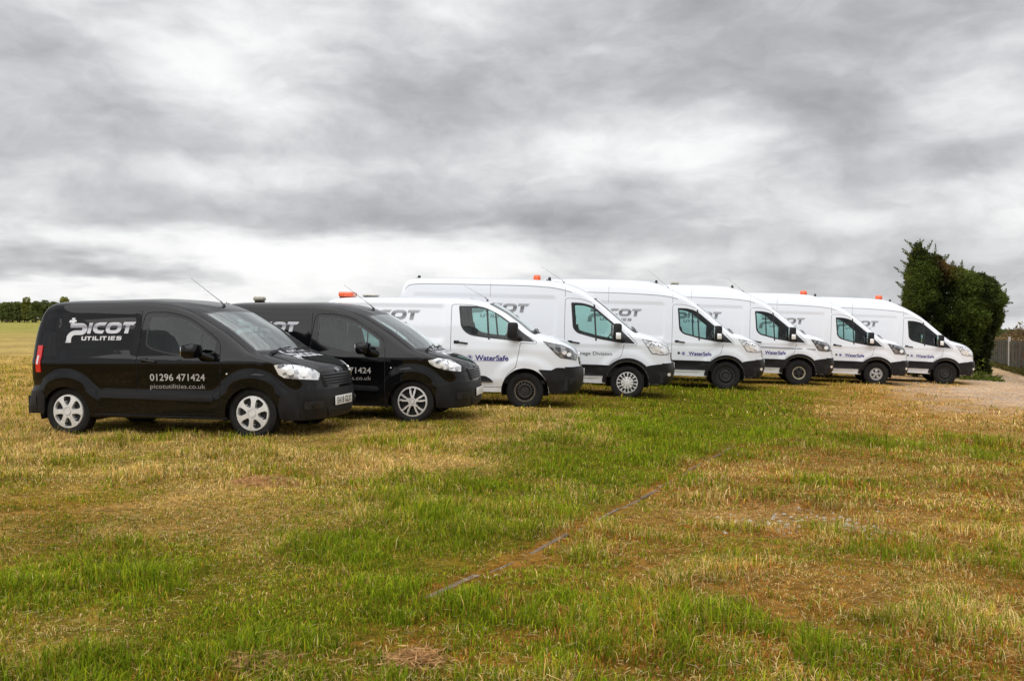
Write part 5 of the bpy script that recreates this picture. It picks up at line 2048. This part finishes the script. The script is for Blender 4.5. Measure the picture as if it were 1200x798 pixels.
# ------------------------------------------------------------------ buried concrete edging
M_CONC = principled('weathered_concrete', (.155, .108, .066), .9, var=(11, .5), bump=(45, .5))
edge_root = empty('concrete_edging', None, 'thin line of weathered concrete edging half buried in the turf', 'edging')
L = 0; pts = []
for a, b_ in zip(EDGE[:-1], EDGE[1:]):
    d = math.hypot(b_[0] - a[0], b_[1] - a[1]); pts.append((L, a, b_, d)); L += d
pos = .0; stone = None
while pos < L - .3:
    ln = .60
    def at_(s_):
        for l0, a, b_, d in pts:
            if s_ <= l0 + d + 1e-6:
                t = (s_ - l0) / d
                return Vector((a[0] + (b_[0] - a[0]) * t, a[1] + (b_[1] - a[1]) * t))
        return Vector(EDGE[-1])
    p, q = at_(pos), at_(min(pos + ln, L))
    m = (p + q) / 2; d = q - p
    if stone is None:
        mb = MB(); mb.box(-.293, .293, -.017, .017, -.10, .0, 0, .007)
        stone = mb.mesh('edging_stone', M_CONC, False, None)
    o = mesh_obj('edging_stone', stone, edge_root)
    z = float(ground_z(np.array(m.x), np.array(m.y)))
    o.scale = (random.choice((1, 1, .9, .75)), random.uniform(.7, 1.35), 1)
    z0 = float(ground_z(np.array(p.x), np.array(p.y))); z1 = float(ground_z(np.array(q.x), np.array(q.y)))
    o.location = (m.x + random.uniform(-.01, .01), m.y, z + random.uniform(.002, .010))
    o.rotation_euler = (random.uniform(-.05, .05), -math.atan2(z1 - z0, d.length) + random.uniform(-.02, .02), math.atan2(d.y, d.x) + random.uniform(-.025, .025))
    pos += ln + random.uniform(.004, .02)

# ------------------------------------------------------------------ foliage
def leaf_mat(name, rough=.65):
    m = bpy.data.materials.new(name); m.use_nodes = True
    N = NT(m.node_tree); b = N.n['Principled BSDF']
    at = N.new('ShaderNodeAttribute'); at.attribute_name = 'cover'
    N.put(b.inputs['Base Color'], at.outputs['Color']); b.inputs['Roughness'].default_value = rough; b.inputs['Specular IOR Level'].default_value = .2
    tl = N.new('ShaderNodeBsdfTranslucent'); N.put(tl.inputs[0], at.outputs['Color'])
    ms = N.new('ShaderNodeMixShader'); ms.inputs[0].default_value = .25
    N.l.new(b.outputs[0], ms.inputs[1]); N.l.new(tl.outputs[0], ms.inputs[2]); N.l.new(ms.outputs[0], N.n['Material Output'].inputs[0])
    return m


M_LEAF = leaf_mat('foliage')
M_BARK = principled('bark', (.09, .07, .05), .9, var=(9, .4), bump=(30, .6))


def leaves(P, D, size, col, aspect=2.2, flat=.5):
    """a leaf (kite of two triangles) at each point P pointing along D"""
    n = len(P)
    D = D / np.maximum(np.linalg.norm(D, axis=1, keepdims=True), 1e-6)
    r = RNG.normal(size=(n, 3)); r[:, 2] *= flat
    S = np.cross(D, r); S /= np.maximum(np.linalg.norm(S, axis=1, keepdims=True), 1e-6)
    L = (size * RNG.uniform(.6, 1.3, n))[:, None]
    W_ = L / aspect
    a = P - D * L * .3; c = P + D * L * .7; m = P + D * L * .1
    V = np.stack([a, m + S * W_ / 2, c, m - S * W_ / 2], 1).reshape(-1, 3)
    F = (np.arange(n) * 4)[:, None] + np.arange(4)
    return V, F, np.repeat(col, 4, 0)


def px_at(px, py, Y):
    p = math.atan(27.0 / FPX)
    u = (px - 600) / FPX; v = (399 - py) / FPX
    d = Vector((u, math.cos(p) + v * math.sin(p), -math.sin(p) + v * math.cos(p)))
    k = Y / d.y
    return d.x * k, d.z * k + EYE


# conifer hedge: outline known from the photograph, thickness its own
HY = 37.2
outline = [(14.95, -.62), (14.9, 1.0), (14.95, 2.2), (15.0, 2.86), (15.07, 3.44), (15.2, 3.89), (15.3, 4.34), (15.46, 4.05), (15.69, 3.83), (16.08, 3.80), (16.27, 3.52), (16.7, 3.38),
           (17.4, 3.18), (17.8, 3.10), (18.08, 2.92), (18.2, 2.7), (18.3, 2.44), (18.6, 2.22), (18.5, 1.98), (18.34, 1.82), (18.42, 1.5), (18.24, .95), (18.07, .66), (17.95, -.18), (18.1, -.62)]
ol = np.array(outline)
n = 150000
P2 = np.stack([RNG.uniform(14.5, 18.7, n), RNG.uniform(-.7, 4.5, n)], 1)
P2 = P2[inside(P2, outline)]
dist = seg_dist(P2, ol, np.roll(ol, -1, 0))
lump = fbm(P2[:, 0] * 1.7, P2[:, 1] * 1.3, 4, 91)
half = (1.5 + 1.1 * (lump - .5)) * (1 - np.exp(-dist / .42)) + .08
sgn = RNG.choice([-1, 1], len(P2), p=[.68, .32])
depth = sgn * half * (1 - RNG.random(len(P2)) ** 2 * .55)
lump2 = fbm(P2[:, 0] * 5, P2[:, 1] * 4, 3, 92)
Y = HY + depth + (lump2 - .5) * .5
P = np.stack([P2[:, 0], Y, P2[:, 1]], 1)
out = np.stack([(P2[:, 0] - 16.5) * .35, depth * .6, .35 + 0 * Y], 1) + RNG.normal(size=P.shape) * .45
P += RNG.normal(size=P.shape) * .04
sunlit = sstep(lump2, .5, .75) * sstep(.45 - dist, 0, .4)
col = np.array((.040, .058, .009)) * (.35 + 1.5 * sstep(lump, .3, .7)[:, None]) + sunlit[:, None] * np.array((.085, .085, .008))  # shaded clefts and sunlit edges put into the leaf colour
rust = gau(P2[:, 0], P2[:, 1], 16.15, 3.35, .28, .25)[:, None] * (RNG.random((len(P), 1)) < .6)
col = col * (1 - rust) + np.array((.16, .06, .02)) * rust
col *= RNG.uniform(.6, 1.4, (len(P), 1))
Vh, Fh, Ch = leaves(P, out, .12 + 0 * Y, col, 2.4)
# feathery leaders sticking out of the edge
ex = []; exd = []
pp = densify(outline, .09)
for i, q in enumerate(pp):
    if q[1] < -.3: continue
    a = Vector(pp[i - 1]); b_ = Vector(pp[(i + 1) % len(pp)]); t = (b_ - a).normalized(); nn = Vector((-t.y, t.x))
    if nn.dot(Vector((q[0] - 16.5, q[1] - 1.8))) < 0: nn = -nn
    up = .6 if q[0] < 16.2 else .25
    dirv = Vector((nn.x, random.uniform(-.5, .5), nn.y + up)).normalized()
    Lg = random.choice((.06, .10, .18, .34)) * random.uniform(.7, 1.3) * (1.25 if q[0] < 15.4 else 1)
    yo = (i % 5 - 2) * .2 + random.uniform(-.1, .1)
    for s_ in range(int(Lg / .005)):
        t_ = s_ * .005
        rr = .045 * (1 - t_ / Lg) + .006
        ex.append((q[0] + dirv.x * t_ + random.gauss(0, rr), HY + yo + dirv.y * t_ + random.gauss(0, rr), q[1] + dirv.z * t_ + random.gauss(0, rr)))
        exd.append((dirv.x + random.gauss(0, .5), dirv.y + random.gauss(0, .5), dirv.z + random.gauss(0, .4)))
ex = np.array(ex); exd = np.array(exd)
Ve, Fe, Ce = leaves(ex, exd, np.full(len(ex), .06), np.array((.075, .09, .012)) * RNG.uniform(.5, 1.6, (len(ex), 1)), 2.6)
hedge = empty('conifer_hedge', None, 'tall dark overgrown conifer hedge with a rusty brown patch on top, behind the farthest van', 'hedge')
mesh_obj('crown', np_mesh('crown', np.concatenate([Vh, Ve]), np.concatenate([Fh, Fe + len(Vh)]), M_LEAF, np.concatenate([Ch, Ce]), False), hedge)
for tx in (15.3, 16.3, 17.3):
    mb = MB()
    gz = float(ground_z(np.array(tx), np.array(HY)))
    mb.tube([(tx, HY, gz - .1), (tx + .05, HY + .05, gz + 1.2), (tx - .05, HY, gz + (4.2 if tx < 16 else 3.3))], .13, 8, 0, .02)
    for k in range(7):
        zz = gz + .4 + k * .42; a = k * 2.4
        mb.tube([(tx, HY, zz), (tx + math.cos(a) * .5, HY + math.sin(a) * .6, zz + .12)], .03, 5, 0, .01)
    mb.build('trunk', M_BARK, hedge)


def weed(name, x, y, r, h, n, label, colr=(.08, .13, .02), size=.10, group=None, aspect=1.6):
    a = RNG.random(n) * 2 * np.pi; q = np.sqrt(RNG.random(n)) * r
    px_, py_ = x + np.cos(a) * q, y + np.sin(a) * q
    lum = fbm(px_ * 2.2, py_ * 2.2, 3, 19)
    z = ground_z(px_, py_) + RNG.random(n) * h * (1 - (q / r) ** 2 * .8) * (.3 + 1.5 * sstep(lum, .35, .7))
    P = np.stack([px_, py_, z], 1)
    D = np.stack([np.cos(a), np.sin(a), RNG.uniform(.1, 1.2, n)], 1) + RNG.normal(size=(n, 3)) * .4
    col = np.array(colr) * RNG.uniform(.5, 1.5, (n, 1))
    V, F, C_ = leaves(P, D, np.full(n, size), col, aspect)
    return mesh_obj(name, np_mesh(name, V, F, M_LEAF, C_, False), label=label, cat='plant', group=group)


for i, (x, y, r, h, n, lab) in enumerate([
        (17.6, 36.3, .42, .5, 600, 'leafy bramble at the right foot of the conifer hedge beside the lane'),
        (16.8, 35.2, .8, .45, 800, 'low weeds under the conifer hedge just right of the farthest van bonnet')]):
    weed('bramble', x, y, r, h, n, lab, (.11, .14, .02), .085)['kind'] = 'stuff'
# matted heaps of dead grass
for i, (px, py, r) in enumerate([(312, 568, .22), (300, 782, .10), (485, 780, .09)]):
    x, y = px_ground(px, py)
    m = int(1500 * r / .26)
    a = RNG.random(m) * 2 * np.pi; q = np.sqrt(RNG.random(m)) * r
    q = q * (.35 + 1.1 * fbm(np.cos(a) * 1.5 + i * 9, np.sin(a) * 1.5, 3, 4))
    X, Yv = x + np.cos(a) * q * 1.5 + RNG.normal(size=m) * .03, y + np.sin(a) * q * 1.0 + RNG.normal(size=m) * .03
    P = np.stack([X, Yv, ground_z(X, Yv) + RNG.random(m) * .06 * (1 - (q / r) ** 2) + .01], 1)
    D = RNG.normal(size=(m, 3)); D[:, 2] *= .4
    V_, F_, C_ = leaves(P, D, np.full(m, .055), np.array((.58, .35, .16)) * RNG.uniform(.5, 1.4, (m, 1)), 9)
    lab = ['heap of dead brown grass in front of the nearest black van', 'matted dead grass at the bottom edge left of the others', 'matted dead grass at the bottom edge near the end of the edging'][i]
    mesh_obj('dead_grass_heap', np_mesh('dead_grass_heap', V_, F_, mgr, C_, False), label=lab, cat='dead grass', group='heaps of dead grass')

# ------------------------------------------------------------------ fence by the lane
M_BOARD = [principled('fence_board_%s' % k, c, .85, var=(5, .35), bump=(20, .4)) for k, c in
           (('grey', (.058, .056, .044)), ('green', (.045, .056, .038)), ('brown', (.07, .055, .04)))]
M_POSTW = principled('pale_post', (.42, .41, .38), .7)
fence = empty('board_fence', None, 'long low fence of dark weathered upright boards along the far side of the lane', 'fence')
L = 0; segs = []
for a, b_ in zip(FENCE[:-1], FENCE[1:]):
    d = math.hypot(b_[0] - a[0], b_[1] - a[1]); segs.append((L, a, b_, d)); L += d


def fpos(s_):
    for l0, a, b_, d in segs:
        if s_ <= l0 + d:
            t = (s_ - l0) / d
            return a[0] + (b_[0] - a[0]) * t, a[1] + (b_[1] - a[1]) * t, math.atan2(b_[1] - a[1], b_[0] - a[0])
    a, b_ = segs[-1][1:3]
    return b_[0], b_[1], math.atan2(b_[1] - a[1], b_[0] - a[0])


bms = []
for v in range(6):
    mb = MB()
    w = .165
    mb.box(-w / 2, w / 2, -.012, .012, 0, 1.0, 0, .004)
    bms.append(mb.mesh('board', M_BOARD[v % 3], False, None))
s_ = 0; k = 0
while s_ < min(L, 34):
    x, y, a = fpos(s_)
    gz = float(ground_z(np.array(x), np.array(y)))
    o = mesh_obj('board', bms[random.randrange(6)], fence)
    o.location = (x + random.uniform(-.01, .01), y, gz - .03)
    o.rotation_euler = (random.uniform(-.03, .03), random.uniform(-.02, .02), a)
    o.scale = (1, 1, 1.38 + random.uniform(-.04, .04) + .12 * fbm(np.array(s_ * .3), np.array(0.), 2, 5))
    s_ += .172 if s_ < 22 else .19; k += 1
for zz in (.35, 1.15):
    mb = MB()
    pts = []
    q = 0
    while q < min(L, 34):
        x, y, a = fpos(q); gz = float(ground_z(np.array(x), np.array(y)))
        pts.append((x + .05 * math.sin(a), y - .05 * math.cos(a), gz + zz)); q += 2
    mb.tube(pts, .03, 4)
    mb.build('rail', M_BOARD[0], fence, False)
for q in (3.2, 9.5, 17, 25):
    x, y, a = fpos(q); gz = float(ground_z(np.array(x), np.array(y)))
    mb = MB(); mb.box(-.045, .045, -.045, .045, -.2, 1.62, 0, .006)
    o = mb.build('post', M_POSTW, fence, False); o.location = (x - .08 * math.sin(a) * -1 - .12, y, gz)

# hedge and scrub behind the fence
def shrub_mass(name, label, cx, cy, rx, ry, h, n, c0, c1, size, cat='hedge', zb=None, group=None, kindk=None):
    a = RNG.random(n) * 2 * np.pi; q = np.sqrt(RNG.random(n))
    X = cx + np.cos(a) * q * rx; Yv = cy + np.sin(a) * q * ry
    top = h * (1 - q ** 2.5 * .5) * (.7 + .6 * fbm(X * .9, Yv * .9, 3, 13))
    g0 = ground_z(X, Yv)
    P = np.stack([X, Yv, g0 + top * RNG.random(n) ** .5], 1)
    D = RNG.normal(size=(n, 3)); D[:, 2] += .6
    m = fbm(X * 1.3, P[:, 2] * 1.7, 3, 14)[:, None]
    col = (np.array(c0) * (1 - m) + np.array(c1) * m) * RNG.uniform(.6, 1.4, (n, 1))
    V, F, C_ = leaves(P, D, np.full(n, size), col, 1.6)
    o = mesh_obj(name, np_mesh(name, V, F, M_LEAF, C_, False), label=label, cat=cat, group=group)
    if kindk: o['kind'] = kindk
    return o


for i, (cx, cy, rx, h, c1, lab) in enumerate([
        (24.2, 43.0, 1.6, 1.85, (.30, .15, .07), 'rusty leaved shrub showing over the near end of the board fence'),
        (26.6, 48.0, 1.9, 1.95, (.27, .14, .07), 'russet shrub behind the middle of the board fence'),
        (29.0, 55.0, 2.2, 2.1, (.20, .14, .06), 'olive shrub behind the far end of the board fence')]):
    shrub_mass('hedge_shrub', lab, cx, cy, rx, rx * 1.2, h, 5200, (.12, .06, .03), c1, .13, 'shrub')
shrub_mass('verge_growth', 'strip of nettles and long grass along the foot of the board fence', 0, 0, .01, .01, .01, 10, (.05, .08, .02), (.09, .11, .03), .1, 'undergrowth', kindk='stuff')
vg = bpy.data.objects['verge_growth']
nn = 9000
q = RNG.uniform(0, 30, nn)
FP = np.array([fpos(v)[:2] for v in np.linspace(0, 30, 200)])
X = np.interp(q, np.linspace(0, 30, 200), FP[:, 0]) - RNG.random(nn) ** 1.4 * .35; Yv = np.interp(q, np.linspace(0, 30, 200), FP[:, 1]) + RNG.normal(size=nn) * .1
P = np.stack([X, Yv, ground_z(X, Yv) + RNG.random(nn) * (.08 + .22 * fbm(X, Yv, 2, 3))], 1)
D = RNG.normal(size=(nn, 3)) * .5; D[:, 2] += 1
V_, F_, C_ = leaves(P, D, np.full(nn, .12), (np.array((.06, .085, .02))[None] + RNG.random((nn, 1)) * np.array((.10, .03, .01))) * RNG.uniform(.6, 1.3, (nn, 1)), 3)
old = vg.data
vg.data = np_mesh('verge_growth', V_, F_, M_LEAF, C_, False)
bpy.data.meshes.remove(old)

# ------------------------------------------------------------------ far trees across the field
def tree(name, label, x, y, h, r, n, c0, c1, size, group, asp=1.2, base=.12):
    gz = float(ground_z(np.array(x), np.array(y)))
    root = empty(name, None, label, 'tree', group)
    root.location = (x, y, gz)
    cl = []
    k = 9
    for i in range(k):
        a = random.uniform(0, 6.28); q = random.uniform(0, .62) * r; zz = h * random.uniform(base + .18, .86)
        cr = r * random.uniform(.34, .6) * (1 - .35 * zz / h)
        cl.append((math.cos(a) * q, math.sin(a) * q, zz, cr))
    cl.append((0, 0, h * .86, r * .42)); cl.append((0, 0, h * .5, r * .62))
    cl = np.array(cl)
    pk = RNG.integers(0, len(cl), n)
    d = RNG.normal(size=(n, 3)); d /= np.linalg.norm(d, axis=1, keepdims=True)
    rad = cl[pk, 3:4] * (.55 + .5 * RNG.random((n, 1)) ** .6)
    P = cl[pk, :3] + d * rad * np.array((1, 1, .85))
    P[:, 2] = np.clip(P[:, 2], h * base * .6, h)
    m = fbm(P[:, 0] * .5 + x, P[:, 2] * .6, 3, 15)[:, None]
    col = (np.array(c0) * (1 - m) + np.array(c1) * m) * RNG.uniform(.6, 1.4, (n, 1))
    V, F, C_ = leaves(P, d + RNG.normal(size=(n, 3)) * .6, np.full(n, size), col, 1.4)
    mesh_obj('crown', np_mesh('crown', V, F, M_LEAF, C_, False), root)
    mb = MB(); mb.tube([(0, 0, -.3), (.1, 0, h * .35), (0, .1, h * .8)], r * .07, 7, 0, r * .015)
    for k in range(4):
        a = k * 1.7; mb.tube([(0, 0, h * (.3 + .1 * k)), (math.cos(a) * r * .5, math.sin(a) * r * .5, h * (.45 + .1 * k))], r * .03, 5, 0, r * .01)
    mb.build('trunk', M_BARK, root)
    return root


TY = 318.0
T = [  # px centre, top py, radius m, colours, label
    (8, 355, 3.6, 'low rounded hedgerow tree at the extreme left of the far field edge'),
    (31, 347.5, 2.6, 'pale slender tree rising highest from the far hedgerow, left of the nearest van'),
    (20, 354, 3.2, 'dark bushy tree just left of the pale slender tree'),
    (42, 353.5, 3.0, 'mid green tree just right of the pale slender tree'),
    (53, 351.5, 2.6, 'upright tree between the slender tree and the round golden one'),
    (63, 354, 3.0, 'dark low tree beside the round golden green tree'),
    (75, 347.8, 2.9, 'round golden green tree standing at the van roof edge')]
for i, (px, py, r, lab) in enumerate(T):
    yy = TY + (i % 3) * 6
    x, z = px_at(px, py, yy)
    gz = float(ground_z(np.array(x), np.array(yy)))
    gold = i in (1, 6)
    tree('hedgerow_tree', lab, x, yy, z - gz, r, 2600, (.085, .11, .035) if not gold else (.15, .17, .04), (.17, .20, .055) if not gold else (.30, .29, .06), .55, 'trees along the far field edge', base=.02)
n = 90000
X = RNG.uniform(-330, 330, n); Yv = TY + 12 + RNG.random(n) * 22
Hh = 6.2 * (.72 + .5 * fbm(X * .09, Yv * .02, 4, 51)) * np.where(X > 40, .42, 1.0)
Z = ground_z(X, Yv) + Hh * RNG.random(n) ** .6
m = fbm(X * .2, Z * .35, 3, 52)[:, None]
col = (np.array((.06, .078, .034)) * (1 - m) + np.array((.13, .155, .06)) * m) * RNG.uniform(.6, 1.4, (n, 1))
V_, F_, C_ = leaves(np.stack([X, Yv, Z], 1), RNG.normal(size=(n, 3)), np.full(n, 1.0), col, 1.3)
wood = mesh_obj('distant_wood', np_mesh('distant_wood', V_, F_, M_LEAF, C_, False), kind='stuff', label='continuous dark line of woodland along the far edge of the field', cat='woodland')

# faint air
hz = bpy.data.materials.new('thin_haze'); hz.use_nodes = True
N = NT(hz.node_tree); N.n.clear()
pv = N.new('ShaderNodeVolumePrincipled'); pv.inputs['Color'].default_value = (.82, .87, .93, 1); pv.inputs['Density'].default_value = .0006; pv.inputs['Anisotropy'].default_value = .2
oo = N.new('ShaderNodeOutputMaterial'); N.l.new(pv.outputs[0], oo.inputs['Volume'])
